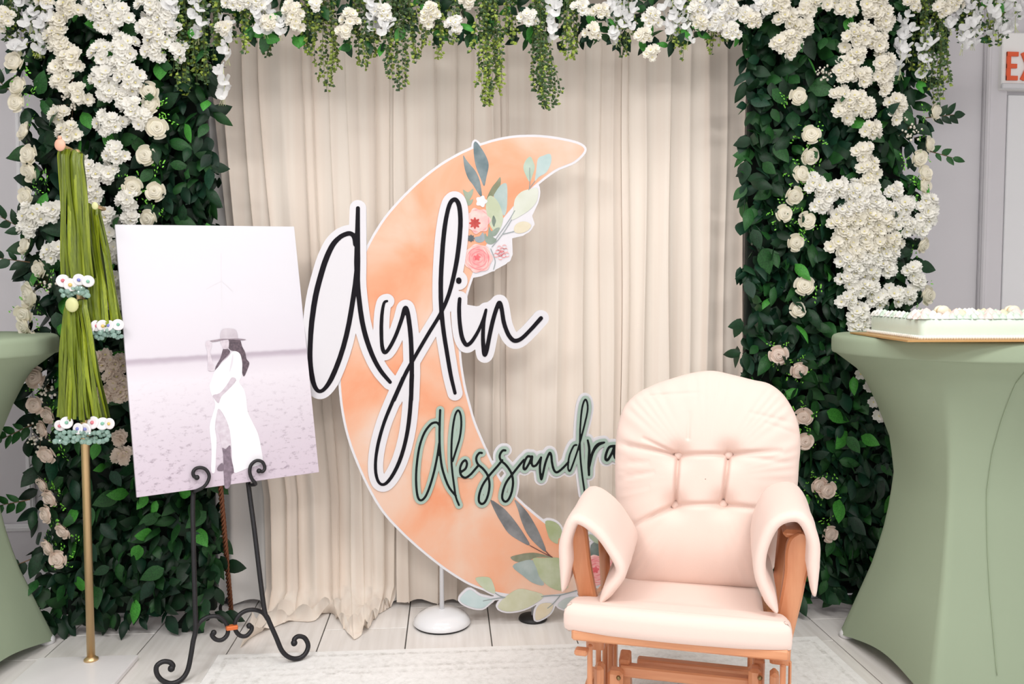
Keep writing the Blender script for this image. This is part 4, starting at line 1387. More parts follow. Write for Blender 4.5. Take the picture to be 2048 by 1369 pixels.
for k, (px, y0, y1, w, n) in enumerate(WIS):
    lo, hi, where = (0, 420, 'by the gold stand') if px < 420 else ((420, 1480, 'above the cream curtains') if px < 1480 else (1480, 3000, 'above the cake side'))
    i = len([v for v in WIS[:k] if lo <= v[0] < hi])
    wisteria(px, y0, y1, w, n, 'white wisteria spray hanging %s, %s from the gold stand' % (where, 'first' if i == 0 else ORD[i]))
PUFF = [(512, 8, 18, 0), (540, 48, 16, 1), (588, 26, 20, 1), (592, 48, 16, 1), (632, 12, 12, 0), (700, 40, 19, 1), (690, 66, 14, 1), (765, 26, 16, 0), (862, 28, 20, 1), (855, 45, 12, 1), (908, 50, 16, 0), (935, 5, 14, 1), (1055, 38, 19, 0), (1160, 18, 18, 0), (1182, 65, 17, 1), (1198, 26, 16, 1), (1302, 38, 20, 0), (1284, 74, 16, 1), (1302, 108, 15, 1), (1390, 20, 20, 0), (1400, 48, 14, 1), (1452, 22, 22, 0), (1430, 50, 18, 0), (1462, 66, 18, 0), (1500, 42, 19, 1), (1482, 30, 14, 0), (1525, 15, 18, 0), (12, 40, 22, 1), (95, 2, 16, 1), (1880, 20, 20, 1), (1905, 6, 20, 1), (452, 60, 14, 1), (1820, 10, 18, 1), (468, 5, 18, 0), (485, 8, 16, 0)]
PUFF.sort()
for k, (px, py, rp, tn) in enumerate(PUFF):
    lo, hi, where = (0, 420, 'by the gold stand') if px < 420 else ((420, 960, 'over the moon sign') if px < 960 else ((960, 1480, 'over the chair half') if px < 1480 else (1480, 3000, 'over the cake side')))
    i = len([v for v in PUFF[:k] if lo <= v[0] < hi])
    blossom(px, py, rp, '%s flower puff in the garland %s, %s from the gold stand' % (('white', 'ivory')[tn], where, 'first' if i == 0 else ORD[i]), 'flower puffs in the garland', tn, Y=GY - 0.04, fr=0.017)

# ================================================================== photo board on the iron easel
BS = 0.948
_a, _b, _c = 0.456, -0.194, -0.03
_c0 = _eye + BS * (np.array([-0.791, 3.042, 0.997]) - _eye)
_Rb = (Matrix.Rotation(_a, 3, 'Z') @ Matrix.Rotation(_b, 3, 'X') @ Matrix.Rotation(_c, 3, 'Y'))
Rb = np.array(_Rb)
BW, BH = 0.61 * BS, 0.914 * BS
def on_board(px, py, off=0.0):
    d = ray(px, py)
    n = Rb[:, 1]
    o = _c0 + n * off
    return _eye + d * ((n @ (o - _eye)) / (n @ d))
def bloc(px, py):
    q = Rb.T @ (on_board(px, py) - _c0)
    return (q[0], q[2])
def k5(X, Y): return bloc(220 + X / 2.402, 440 + Y / 2.402)
def k8(X, Y): return bloc(360 + X / 4.15, 630 + Y / 4.15)
def board_material():
    m = mat('photo_print', '#dedbe2', 0.5)
    nt = m.node_tree
    N, L = nt.nodes, nt.links
    tc = N.new('ShaderNodeTexCoord')
    sep = N.new('ShaderNodeSeparateXYZ')
    L.new(tc.outputs['Object'], sep.inputs[0])
    def M_(op, a, b=0.0):
        n = N.new('ShaderNodeMath'); n.operation = op
        for i, v in enumerate((a, b)):
            if isinstance(v, (int, float)): n.inputs[i].default_value = v
            else: L.new(v, n.inputs[i])
        return n.outputs[0]
    hz = k5(500, 648)[1]
    t = M_('DIVIDE', M_('SUBTRACT', sep.outputs[2], -BH / 2), BH)
    h0 = (hz + BH / 2) / BH
    rp = N.new('ShaderNodeValToRGB')
    cr = rp.color_ramp
    cr.elements[0].position, cr.elements[0].color = 0.0, lin('#cdbfcc')
    cr.elements[1].position, cr.elements[1].color = 1.0, lin('#e2e1e8')
    for p, c in ((h0 * 0.35, '#d3c8d3'), (h0 - 0.09, '#e2dce4'), (h0 - 0.028, '#d9d2db'), (h0 - 0.012, '#b9adba'), (h0 - 0.004, '#b4a8b5'), (h0 + 0.006, '#dad4dd'), (h0 + 0.2, '#dedbe3')):
        e = cr.elements.new(p); e.color = lin(c)
    n1 = N.new('ShaderNodeTexNoise'); n1.inputs['Scale'].default_value = 22; n1.inputs['Detail'].default_value = 3
    L.new(tc.outputs['Object'], n1.inputs['Vector'])
    L.new(M_('ADD', t, M_('MULTIPLY', M_('SUBTRACT', n1.outputs['Fac'], 0.5), 0.008)), rp.inputs[0])
    mp = N.new('ShaderNodeMapping'); mp.inputs['Scale'].default_value = (16, 1, 30)
    L.new(tc.outputs['Object'], mp.inputs[0])
    n2 = N.new('ShaderNodeTexNoise'); n2.inputs['Scale'].default_value = 2.2; n2.inputs['Detail'].default_value = 9; n2.inputs['Roughness'].default_value = 0.72
    L.new(mp.outputs[0], n2.inputs['Vector'])
    near = M_('MINIMUM', M_('MAXIMUM', M_('MULTIPLY', M_('SUBTRACT', h0 - 0.06, t), 3.2), 0.0), 1.0)
    dark = M_('MULTIPLY', M_('MAXIMUM', M_('SUBTRACT', M_('MULTIPLY', n2.outputs['Fac'], 4.5), 2.4), 0.0), near)
    mx = N.new('ShaderNodeMix'); mx.data_type = 'RGBA'
    L.new(M_('MINIMUM', M_('MULTIPLY', dark, 1.5), 0.85), mx.inputs[0])
    L.new(rp.outputs[0], mx.inputs[6])
    mx.inputs[7].default_value = lin('#8d7d8c')
    L.new(mx.outputs[2], N['Principled BSDF'].inputs['Base Color'])
    return m
pb = thing('photo_board', 'large photo print board of a person in hat and white dress, propped on the easel', 'picture', _c0)
pb.rotation_euler = _Rb.to_euler()
MB().box((0, 0.009, 0), (BW, 0.018, BH), 0.001).build('board', board_material(), pb, smooth=False, local=True)
pl_n = [0]
def pprint(name, cf, P, col, var=None, sub=3, vs=40):
    pts = [tuple(p) for p in catmull([cf(*p) for p in P], sub, closed=True)]
    k = pl_n[0]; pl_n[0] += 1
    yf = -0.0003 - 0.00012 * k
    me = flat_mesh(name, [np.array(pts)], 0.0002, lambda x, z, d: (x, yf - d, z), mat('print_tone', col, 0.5, var=var, scale=vs))
    return link(name, me, pb)
pprint('printed_turbine', k5, [(532, 160), (536, 160), (540, 430), (533, 430)], '#dddae1', sub=1)
pprint('printed_turbine', k5, [(536, 298), (500, 314), (462, 336), (462, 333), (500, 310), (534, 294)], '#dad7de', sub=1)
pprint('printed_turbine', k5, [(538, 298), (565, 322), (592, 348), (590, 342), (560, 312), (538, 294)], '#dcd9e0', sub=1)
pprint('printed_leg', k8, [(318, 785), (372, 855), (412, 960), (424, 1085), (375, 1115), (350, 1100), (322, 1000), (297, 950), (300, 850)], '#c9bdc8', '#d8d0d9', vs=60)
pprint('printed_hair', k8, [(362, 275), (405, 290), (412, 320), (345, 390), (297, 460), (296, 430), (335, 360)], '#564852', '#6d5d69', vs=120)
pprint('printed_dress', k8, [(440, 305), (492, 310), (515, 352), (515, 462), (508, 520), (490, 560), (530, 620), (550, 700), (560, 800), (600, 890), (645, 985), (672, 1100), (685, 1222), (630, 1255), (560, 1275), (500, 1300), (452, 1312), (435, 1250), (427, 1100), (412, 960), (372, 850), (320, 780), (300, 850), (290, 950), (303, 1030), (298, 1160), (290, 1302), (258, 1302), (262, 1160), (258, 1060), (245, 930), (270, 830), (292, 740), (258, 655), (245, 590), (265, 530), (290, 465), (335, 415), (400, 348)], '#ebe9ef', '#f0eef3', vs=8)
pprint('printed_sleeve_fold', k8, [(440, 320), (425, 380), (410, 465), (418, 465), (440, 390)], '#d9d4dc')
pprint('printed_hair', k8, [(402, 200), (490, 200), (515, 262), (540, 312), (552, 368), (575, 400), (560, 452), (532, 512), (516, 482), (516, 402), (500, 330), (468, 304), (428, 298), (405, 280), (398, 240)], '#4a3d47', '#66555f', vs=120)
pprint('printed_face', k8, [(340, 210), (400, 206), (403, 272), (385, 284), (362, 284), (350, 268), (345, 248), (336, 238)], '#d5cbd4', '#c4b8c2', vs=90)
pprint('printed_arm', k8, [(215, 226), (240, 216), (262, 222), (262, 270), (250, 310), (272, 400), (290, 460), (235, 465), (230, 400), (225, 300), (212, 260)], '#d8cfd8', '#cbc0ca', vs=60)
pprint('printed_arm', k8, [(430, 520), (466, 545), (400, 622), (342, 680), (320, 735), (285, 700), (272, 668), (330, 650), (388, 582)], '#cfc4ce', '#bfb2bd', vs=60)
pprint('printed_boot', k8, [(350, 1105), (378, 1115), (416, 1085), (422, 1180), (440, 1255), (446, 1308), (425, 1330), (420, 1400), (402, 1440), (372, 1440), (366, 1380), (360, 1250), (358, 1160)], '#6f606d', '#8d7d8b', vs=70)
pprint('printed_boot', k8, [(310, 1268), (350, 1230), (362, 1290), (315, 1296)], '#776875')
pprint('printed_hat', k8, [(340, 203), (336, 150), (356, 120), (410, 114), (456, 124), (472, 150), (474, 202), (400, 206)], '#cdc5cd', '#bfb5be', vs=30)
pprint('printed_hat_brim', k8, [(248, 217), (300, 207), (340, 200), (410, 199), (475, 197), (546, 205), (520, 212), (470, 209), (400, 206), (340, 214), (290, 224), (262, 224)], '#8e808b', '#a5979f', vs=60)

M_iron = mat('black_wrought_iron', '#242326', 0.45, 0.3, bump=0.15, bscale=180)
M_bronze = mat('bronze_twist', '#7a4c35', 0.35, 0.7)
M_copper_clip = mat('orange_copper_clip', '#e0763f', 0.4, 0.3)
LOFF = 0.031
def ez(X, Y, off=LOFF): return Vector(on_board(300 + X / 2.858, 890 + Y / 2.858, off))
ea_ = thing('iron_easel', 'black wrought iron easel with scrolled feet and twisted bronze back leg', 'easel', (fl(345, 1366)[0], fl(345, 1366)[1], 0))
nB = Vector(Rb[:, 1])
def bar(P, r, name, m=M_iron, off=LOFF, offs=None, n=8):
    pts = [ez(x, y, off if offs is None else offs[i]) for i, (x, y) in enumerate(P)]
    pts = [Vector(p) for p in catmull(pts, 5)]
    rr = r
    if isinstance(r, tuple):
        k = len(pts)
        rr = [r[0] + (r[1] - r[0]) * i / (k - 1) for i in range(k)]
    return MB().tube(pts, rr, n).build(name, m, ea_)
def knob(x, y, r, par, off=LOFF):
    p = ez(x, y, off)
    return MB().sphere(p, r, 10, 6).build('scroll_knob', M_iron, par)
lp = MB()
pL = [(330, -900), (285, -300), (247, 265), (248, 540), (257, 900), (261, 1050), (246, 1130), (233, 1210), (215, 1290), (180, 1342), (125, 1366), (72, 1350), (40, 1312), (38, 1268), (72, 1242), (112, 1244), (131, 1264), (124, 1280)]
leg = bar(pL, 0.0078, 'leg', offs=[LOFF + (0.015 - LOFF) * min(1, max(0, (y - 265) / 1075)) for x, y in pL])
knob(122, 1280, 0.011, leg, 0.016)
pR = [(440, -900), (500, -300), (563, 232), (597, 490), (650, 920), (674, 995), (720, 1100), (755, 1180), (800, 1218), (850, 1222), (888, 1195), (904, 1150), (885, 1107), (850, 1096), (826, 1112), (824, 1134)]
leg = bar(pR, 0.0078, 'leg', offs=[LOFF + (-0.024 - LOFF) * min(1, max(0, (y - 235) / 960)) for x, y in pR])
knob(824, 1134, 0.011, leg, -0.02)
for P in ([(247, 268), (262, 265), (305, 243), (330, 212), (338, 175), (320, 143), (290, 131), (260, 138), (246, 160), (252, 181), (268, 188)],
          [(563, 230), (604, 226), (582, 195), (570, 157), (578, 116), (610, 91), (643, 100), (656, 132), (645, 153), (623, 150)]):
    offs = [LOFF, 0.0, -0.012] + [-0.014] * (len(P) - 3)
    if P[0][0] > 400:
        offs = [LOFF, -0.006, -0.012] + [-0.014] * (len(P) - 3)
    h = bar(P, 0.0058, 'holder_hook', offs=offs)
    knob(P[-1][0], P[-1][1], 0.0085, h, -0.014)
for P in ([(262, 1055), (290, 1010), (338, 984), (390, 984), (426, 1010), (445, 1050), (440, 1090), (410, 1117), (376, 1114), (354, 1090), (364, 1076)],
          [(672, 1000), (645, 962), (600, 945), (550, 950), (510, 975), (486, 1020), (490, 1063), (515, 1092), (550, 1094), (578, 1065), (581, 1042), (567, 1036)]):
    h = bar(P, 0.007, 'cross_scroll')
    knob(P[-1][0], P[-1][1], 0.0095, h)
p = ez(467, 1045, LOFF - 0.006)
MB().box(p, (0.036, 0.022, 0.013), 0.002, M=Matrix.Rotation(_a, 3, 'Z') @ Matrix.Rotation(0.06, 3, 'Y')).build('clip', M_copper_clip, ea_, smooth=False)
# back leg
foot = Vector(fl(463, 1238)) + Vector((0, 0.0, 0.012))
top = ez(392, 120, LOFF + 0.02)
hi = ez(440, -900, LOFF + 0.01)
ax = (foot - top)
tw = MB()
e1 = ax.orthogonal().normalized(); e2 = ax.normalized().cross(e1)
for s_ in range(3):
    pts = []
    for i in range(120):
        t = i / 119
        a = t * 2 * PI * 12 + s_ * 2 * PI / 3
        pts.append(top + ax * t + (e1 * math.cos(a) + e2 * math.sin(a)) * 0.0052)
    tw.tube(pts, 0.0045, 6)
bl = tw.build('back_leg', M_bronze, ea_)
f2 = MB()
f2.tube([hi, top], 0.006, 8)
f2.build('top_bar', M_iron, ea_)
ring = [foot + Vector((0.02 * math.cos(a) - 0.02, 0.0, 0.028 + 0.022 * math.sin(a))) for a in np.linspace(-1.2, 3.6, 16)]
MB().tube(ring, 0.006, 8).build('foot_scroll', M_iron, ea_)
MB().sphere(foot + Vector((-0.008, -0.01, 0.062)), 0.012, 10, 6).build('foot_scroll', M_iron, ea_)

# ================================================================== gold stand with the green ribbon bundles
PY = 2.79
pbx = fl(178, 1325, 0.022)[0]
gs = thing('gold_stand', 'slim gold pole stand on a white marble slab holding green ribbon bundles', 'stand', (pbx, PY, 0))
M_gold = mat('brushed_gold', '#d9ba8c', 0.35, 0.8)
M_marble = mat('white_marble', '#ece9ea', 0.25, var='#dedbdc', scale=3.0, detail=8)
x0, x1 = fl(76, 1318, 0.02)[0], fl(270, 1318, 0.02)[0]
MB().box(((x0 + x1) / 2, PY + 0.035 - 0.16, 0.011), (x1 - x0, 0.32, 0.02), 0.004).build('base_slab', M_marble, gs, smooth=False)
MB().lathe([(0.022, 0.021), (0.022, 0.026), (0.016, 0.03), (0.0135, 0.034)], (pbx, PY, 0), 28).build('collar', M_gold, gs)
MB().lathe([(0.0125, 0.03), (0.0125, 1.64), (0.008, 1.652), (0.001, 1.655)], (pbx, PY, 0), 24).build('pole', M_gold, gs)
M_capA, M_capC = mat('peach_cap', '#e9b49a', 0.4), mat('pale_green_cap', '#d5d79c', 0.4)
AY = 2.70
for (px, py, m, r) in ((120, 290, M_capA, 0.0165), (190, 412, M_capC, 0.010), (144, 610, M_capC, 0.02)):
    e = Vector(at(px, py, AY - 0.01))
    MB().tube([(pbx, PY, e.z - 0.01), (e.x, PY - 0.03, e.z - 0.002), e], 0.006, 8).build('arm', M_gold, gs)
    c_ = MB()
    c_.sphere(e, r, 14, 8, (1, 0.45, 1.15))
    if m is M_capA:
        c_.sphere(e + Vector((0, 0, r * 1.3)), r * 0.4, 8, 6)
    c_.build('end_cap', m, gs)
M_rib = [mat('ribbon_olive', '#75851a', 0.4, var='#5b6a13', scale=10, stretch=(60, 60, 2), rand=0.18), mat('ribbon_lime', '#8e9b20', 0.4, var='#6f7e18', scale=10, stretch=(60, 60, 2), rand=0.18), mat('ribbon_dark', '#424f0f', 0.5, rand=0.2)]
M_pac = mat('white_charm_plastic', '#f1eef0', 0.25, coat=0.3)
M_gem = [mat('charm_gem', c, 0.2) for c in ('#d77a86', '#7f86c8', '#86c0a8', '#e0c070')]
M_bead = mat('teal_crystal', '#c3e6da', 0.04, trans=0.6, spec=0.9)
rr2 = random.Random(8)
pac_me = MB().lathe([(0.001, 0.006), (0.3, 0.005), (0.75, 0.0035), (0.95, 0.004), (1.0, 0.0), (0.95, -0.004), (0.001, -0.005)][::-1], (0, 0, 0), 20)
pac_me = MB().lathe([(0.0005, -0.004), (0.0165, -0.003), (0.018, 0.0), (0.0165, 0.003), (0.012, 0.0022), (0.0005, 0.0028)], (0, 0, 0), 20).mesh('charm_disc', M_pac)
gem_me = [MB().sphere((0, 0, 0.003), 0.0055, 8, 5).mesh('gem', g) for g in M_gem]
bead_me = MB().sphere((0, 0, 0), 0.0085, 8, 5).mesh('bead', M_bead, smooth=False)
def ribbon_bundle(label, topL, topR, botL, botR, n, Y, charms, beads, spread=0.03):
    """corner pixels: topL=(x,y) ... ; ribbons hang from the arm and fan out"""
    tc_ = at((topL[0] + topR[0]) / 2, topL[1], Y)
    t = thing('ribbon_bundle', label, 'ribbons', tc_, 0, None)
    for k in range(n):
        f = (k % (n // 2)) / (n // 2 - 1)
        back = k < n // 2
        f = min(1, max(0, f + rr2.uniform(-0.04, 0.04)))
        xa, ya = topL[0] + (topR[0] - topL[0]) * f, topL[1] + (topR[1] - topL[1]) * f
        xb, yb = botL[0] + (botR[0] - botL[0]) * f, botL[1] + (botR[1] - botL[1]) * f
        a, b = Vector(at(xa, ya + rr2.uniform(-3, 3), Y)), Vector(at(xb, yb + rr2.uniform(-8, 4), Y))
        dep = (0.022 if back else 0.0) - 0.012 * math.sin(f * PI) + rr2.uniform(-0.004, 0.004)
        w = rr2.uniform(0.0042, 0.0068)
        twm = rr2.uniform(-0.5, 0.5)
        ph = rr2.uniform(0, 6)
        rows = []
        for i in range(15):
            u = i / 14
            c = a.lerp(b, u)
            c.x += 0.003 * math.sin(ph + 5 * u) * math.sin(PI * u)
            c.y += dep * (0.4 + 0.6 * u) + 0.004 * math.sin(ph + 7 * u)
            if u < 0.06:
                c.y += 0.012 * (1 - u / 0.06)
            th = twm + 0.9 * math.sin(ph + 4.0 * u) * 0.6
            dx = Vector((math.cos(th), math.sin(th), 0)) * w
            nn = Vector((-math.sin(th), math.cos(th), 0)) * (w * 0.28)
            rows.append([c - dx, c - nn, c + dx])
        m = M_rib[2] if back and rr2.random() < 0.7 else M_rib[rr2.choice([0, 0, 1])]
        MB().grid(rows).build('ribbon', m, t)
    o = t.location
    for k, (px, py) in enumerate(charms):
        p = Vector(at(px, py, Y - 0.012 - 0.003 * (k % 2))) - o
        q = (Quaternion((0, 0, 1), rr2.uniform(-0.5, 0.5)) @ Quaternion((1, 0, 0), PI / 2 + rr2.uniform(-0.3, 0.3)))
        d = link('charm_disc', pac_me, t, p, q, rr2.uniform(0.95, 1.15))
        link('gem', gem_me[k % 4], d, (0, 0, 0))
    for k, (px, py) in enumerate(beads):
        p = Vector(at(px + rr2.uniform(-2, 2), py + rr2.uniform(-3, 3), Y - 0.008 + rr2.uniform(-0.012, 0.012))) - o
        link('bead', bead_me, t, p, Euler((rr2.random() * 3, rr2.random() * 3, 0)).to_quaternion(), rr2.uniform(0.8, 1.1))
def bead_row(xa, xb, y, rows, n):
    return [(xa + (xb - xa) * (i + 0.5 * (r % 2)) / n, y + 9 * r + 2 * math.sin(i)) for r in range(rows) for i in range(n)]
ribbon_bundle('olive green ribbon bundle hanging highest on the gold stand, peach cap at its top', (117, 292), (160, 306), (126, 562), (184, 562), 26, 2.70, [(126, 562), (158, 560), (176, 563), (141, 570)], bead_row(121, 180, 580, 2, 9))
ribbon_bundle('olive green ribbon bundle hanging lower behind, nearest the photo board', (172, 408), (192, 412), (184, 652), (236, 650), 22, 2.745, [(180, 656), (218, 652), (236, 650), (206, 652), (193, 652)], bead_row(182, 244, 664, 2, 10))
ribbon_bundle('olive green ribbon bundle hanging lowest on the gold stand, fanned out below the others', (131, 606), (166, 600), (117, 842), (212, 842), 34, 2.715, [(120, 852), (156, 858), (205, 848), (219, 848), (186, 846), (172, 858), (133, 846)], bead_row(112, 222, 866, 3, 13))
# loose ribbon ends at the top of the bundles are part of the first ones

# ================================================================== rocking chair (glider)
CA = math.radians(-18.4)
CO = Vector((0.537, 1.965, 0))
chair = thing('rocking_chair', 'wooden glider rocking chair with pale blush cushions standing on the rug', 'chair', CO, CA)
cX, cY = Vector((math.cos(CA), math.sin(CA), 0)), Vector((-math.sin(CA), math.cos(CA), 0))
def cl(p):
    d = Vector(p) - CO
    return Vector((d.dot(cX), d.dot(cY), d.z))
def cpl(px, py, p0, n):
    """picture point on the plane through p0 (chair coordinates) with normal n"""
    e, d = cl(_eye), Vector(ray(px, py))
    d = Vector((d.dot(cX), d.dot(cY), d.z))
    n = Vector(n)
    return e + d * ((Vector(p0) - e).dot(n) / d.dot(n))
def cp(px, py, ly): return cpl(px, py, (0, ly, 0), (0, 1, 0))
def fabric():
    m = mat('blush_cotton', '#ebd3c8', 0.85, bump=0.06, bscale=500, sheen=0.15)
    return m
M_fab = fabric()
M_wood = mat('honey_beech', '#d9996f', 0.38, var='#c98258', scale=3.0, stretch=(14, 14, 1.6), detail=6, coat=0.15)
M_wood_h = mat('honey_beech_rail', '#d9996f', 0.38, var='#c98258', scale=3.0, stretch=(1.6, 14, 14), detail=6, coat=0.15)
M_bolt = mat('brass_bolt', '#8b7a55', 0.35, 0.9)

# seat cushion: T shaped plan, lofted rings
plan = [(-0.268, 0.02), (-0.24, -0.012), (0.0, -0.03), (0.24, -0.012), (0.268, 0.02), (0.268, 0.095), (0.235, 0.12), (0.215, 0.15), (0.215, 0.48), (0.19, 0.51), (-0.19, 0.51), (-0.215, 0.48), (-0.215, 0.15), (-0.235, 0.12), (-0.268, 0.095)]
pl = np.array(catmull(plan, 8, closed=True))
def offs(P, d):
    t = np.roll(P, -1, 0) - np.roll(P, 1, 0)
    nrm = np.stack([t[:, 1], -t[:, 0]], 1) / (np.linalg.norm(t, axis=1)[:, None] + 1e-9)
    return P - nrm * d
rows = []
ctr = np.array([0, 0.24])
zb = 0.374
for d, z in ((0.05, 0.0), (0.012, 0.0), (0.002, 0.008), (0.0, 0.022), (0.0, 0.042), (0.003, 0.055), (0.010, 0.063), (0.016, 0.0672), (0.022, 0.0695)):
    Q = offs(pl, d)
    rows.append([(q[0], q[1], zb + z) for q in Q])
def slope(p): return (p[0], p[1], p[2] - 0.14 * (p[1] + 0.02))
rows = [[slope(p) for p in r] for r in rows]
sc = MB().grid(rows, closed_v=True)
n_ = len(pl)
for k in range(0, n_ // 2):
    q = [(16 - k - 1) % n_, (16 + k + 1) % n_, (16 + k) % n_, (16 - k) % n_]
    sc.f.append(tuple(dict.fromkeys(q)))
    sc.mi.append(0)
n_ = len(pl)
tb_ = (len(rows) - 1) * n_
yl = -9
for k in range(0, n_ // 2 + 1):
    ia, ib = tb_ + (16 - k) % n_, tb_ + (16 + k) % n_
    yl = max(yl + 1e-5, (sc.v[ia][1] + sc.v[ib][1]) / 2)
    for i_ in (ia, ib):
        sc.v[i_] = (sc.v[i_][0], yl, zb + 0.0695 - 0.14 * (yl + 0.02))
for k in range(0, n_ // 2):
    q = [tb_ + (16 - k) % n_, tb_ + (16 + k) % n_, tb_ + (16 + k + 1) % n_, tb_ + (16 - k - 1) % n_]
    sc.f.append(tuple(dict.fromkeys(q)))
    sc.mi.append(0)
fix_normals(sc.build('seat_cushion', M_fab, chair, local=True))

# back cushion
B0, Bu = Vector((0, 0.40, 0.385)), Vector((0, 0.135, 0.575)).normalized()
Bn = Vector((1, 0, 0)).cross(Bu)          # points away from the sitter's front
if Bn.y < 0: Bn = -Bn
def bp(px, py):
    q = cpl(px, py, B0, Bn) - B0
    return np.array([q.x, q.dot(Bu)])
ol = [(1258, 1168), (1246, 1120), (1238, 1060), (1232, 1000), (1230, 940), (1232, 880), (1238, 842), (1250, 812), (1275, 787), (1310, 769), (1345, 757), (1385, 746), (1425, 742), (1465, 750), (1505, 760), (1538, 768), (1565, 788), (1585, 818), (1597, 850), (1601, 890), (1598, 930), (1594, 980), (1580, 1050), (1560, 1110), (1520, 1172), (1460, 1174), (1390, 1171), (1320, 1169)]
op = np.array(catmull([bp(*p) for p in ol], 9, closed=True))
bc_ = bp(1412, 960)
btn = [bp(1358, 912), bp(1457, 911), bp(1352, 1011), bp(1446, 1009)]
def seg_d(p, a, b):
    dx, dz = b[0] - a[0], b[1] - a[1]
    qx, qz = p[0] - a[0], p[1] - a[1]
    t = min(1.0, max(0.0, (qx * dx + qz * dz) / (dx * dx + dz * dz)))
    return math.hypot(qx - dx * t, qz - dz * t), t
creases = [(btn[0], btn[1], 0.010, 0.008, 0), (btn[0], btn[2], 0.016, 0.007, 0), (btn[1], btn[3], 0.016, 0.007, 0), (btn[2], btn[3], 0.008, 0.009, 0),
           (btn[0], bp(1236, 888), 0.018, 0.008, 1), (btn[0], bp(1290, 880), 0.012, 0.006, 1), (btn[1], bp(1560, 905), 0.014, 0.008, 1), (btn[1], bp(1590, 930), 0.005, 0.01, 1), (btn[2], bp(1262, 1056), 0.020, 0.008, 1), (btn[2], bp(1300, 1035), 0.010, 0.008, 1), (btn[3], bp(1560, 1024), 0.014, 0.008, 1), (btn[3], bp(1510, 1016), 0.008, 0.01, 1),
           (bp(1240, 930), bp(1300, 925), 0.005, 0.006, 1), (bp(1238, 960), bp(1310, 945), 0.006, 0.006, 1), (bp(1240, 985), bp(1300, 975), 0.004, 0.006, 1), (bp(1290, 795), bp(1400, 790), 0.004, 0.006, 1), (bp(1590, 850), bp(1500, 830), 0.004, 0.007, 1), (bp(1594, 870), bp(1530, 850), 0.004, 0.006, 1), (bp(1378, 880), bp(1380, 830), 0.004, 0.006, 1)]
creases = [([float(v) for v in a], [float(v) for v in b], c, d, e) for a, b, c, d, e in creases]
ybt = float(bp(1412, 1100)[1])
def bulge(p, t, ang):
    p = (float(p[0]), float(p[1]))
    h = 0.068 * math.sqrt(max(0, 1 - t ** 3.2))
    for b in btn:
        d2 = (p[0] - float(b[0])) ** 2 + (p[1] - float(b[1])) ** 2
        h -= 0.030 * math.exp(-d2 / (2 * 0.022 ** 2)) + 0.012 * math.exp(-d2 / (2 * 0.008 ** 2))
    cmax = 0.0
    for a, b, dp, w, fade in creases:
        d, tt = seg_d(p, a, b)
        cmax = max(cmax, 1.5 * dp * math.exp(-(d / (w * 0.85)) ** 2) * ((1 - tt * 0.75) if fade else 1.0) * min(1, (1 - t) * 6 + 0.15))
    h -= cmax
    # top part sags softly, lower part swells
    h += 0.012 * math.exp(-((p[1] - ybt) / 0.08) ** 2)
    h += 0.0022 * math.sin(ang * 41 + 3 * math.sin(ang * 7)) * t ** 5 * (1 - t ** 8) * 2
    return max(h, -0.01)
na = len(op)
fr_rows, bk_rows = [], []
NR = 120
for i in range(NR + 1):
    t = (i / NR)
    t = max(t, 0.004)
    row, rb2 = [], []
    for k in range(na):
        p = bc_ + (op[k] - bc_) * t
        ang = 2 * PI * k / na
        q = B0 + Vector((1, 0, 0)) * p[0] + Bu * p[1]
        row.append(q - Bn * bulge(p, t, ang))
        rb2.append(q + Bn * (0.045 * math.sqrt(max(0, 1 - t ** 3))))
    fr_rows.append(row); bk_rows.append(rb2)
bm_ = MB().grid(fr_rows[::-1] + [], closed_v=True)
bm_.grid(bk_rows[::4] if NR % 4 == 0 else bk_rows, closed_v=True)
bcush = fix_normals(bm_.build('back_cushion', M_fab, chair, local=True))
for b in btn:
    q = B0 + Vector((1, 0, 0)) * b[0] + Bu * b[1] - Bn * (bulge(b, 0.3, 0) + 0.021)
    d = MB()
    d.lathe([(0.0005, 0.006), (0.006, 0.0055), (0.0105, 0.003), (0.0125, 0.0), (0.0105, -0.004)][::-1], (0, 0, 0), 20)
    o = fix_normals(d.build('button', M_fab, bcush, local=True))
    o.location = q
    o.rotation_mode = 'QUATERNION'
    o.rotation_quaternion = Vector((0, 0, 1)).rotation_difference(-Bn)

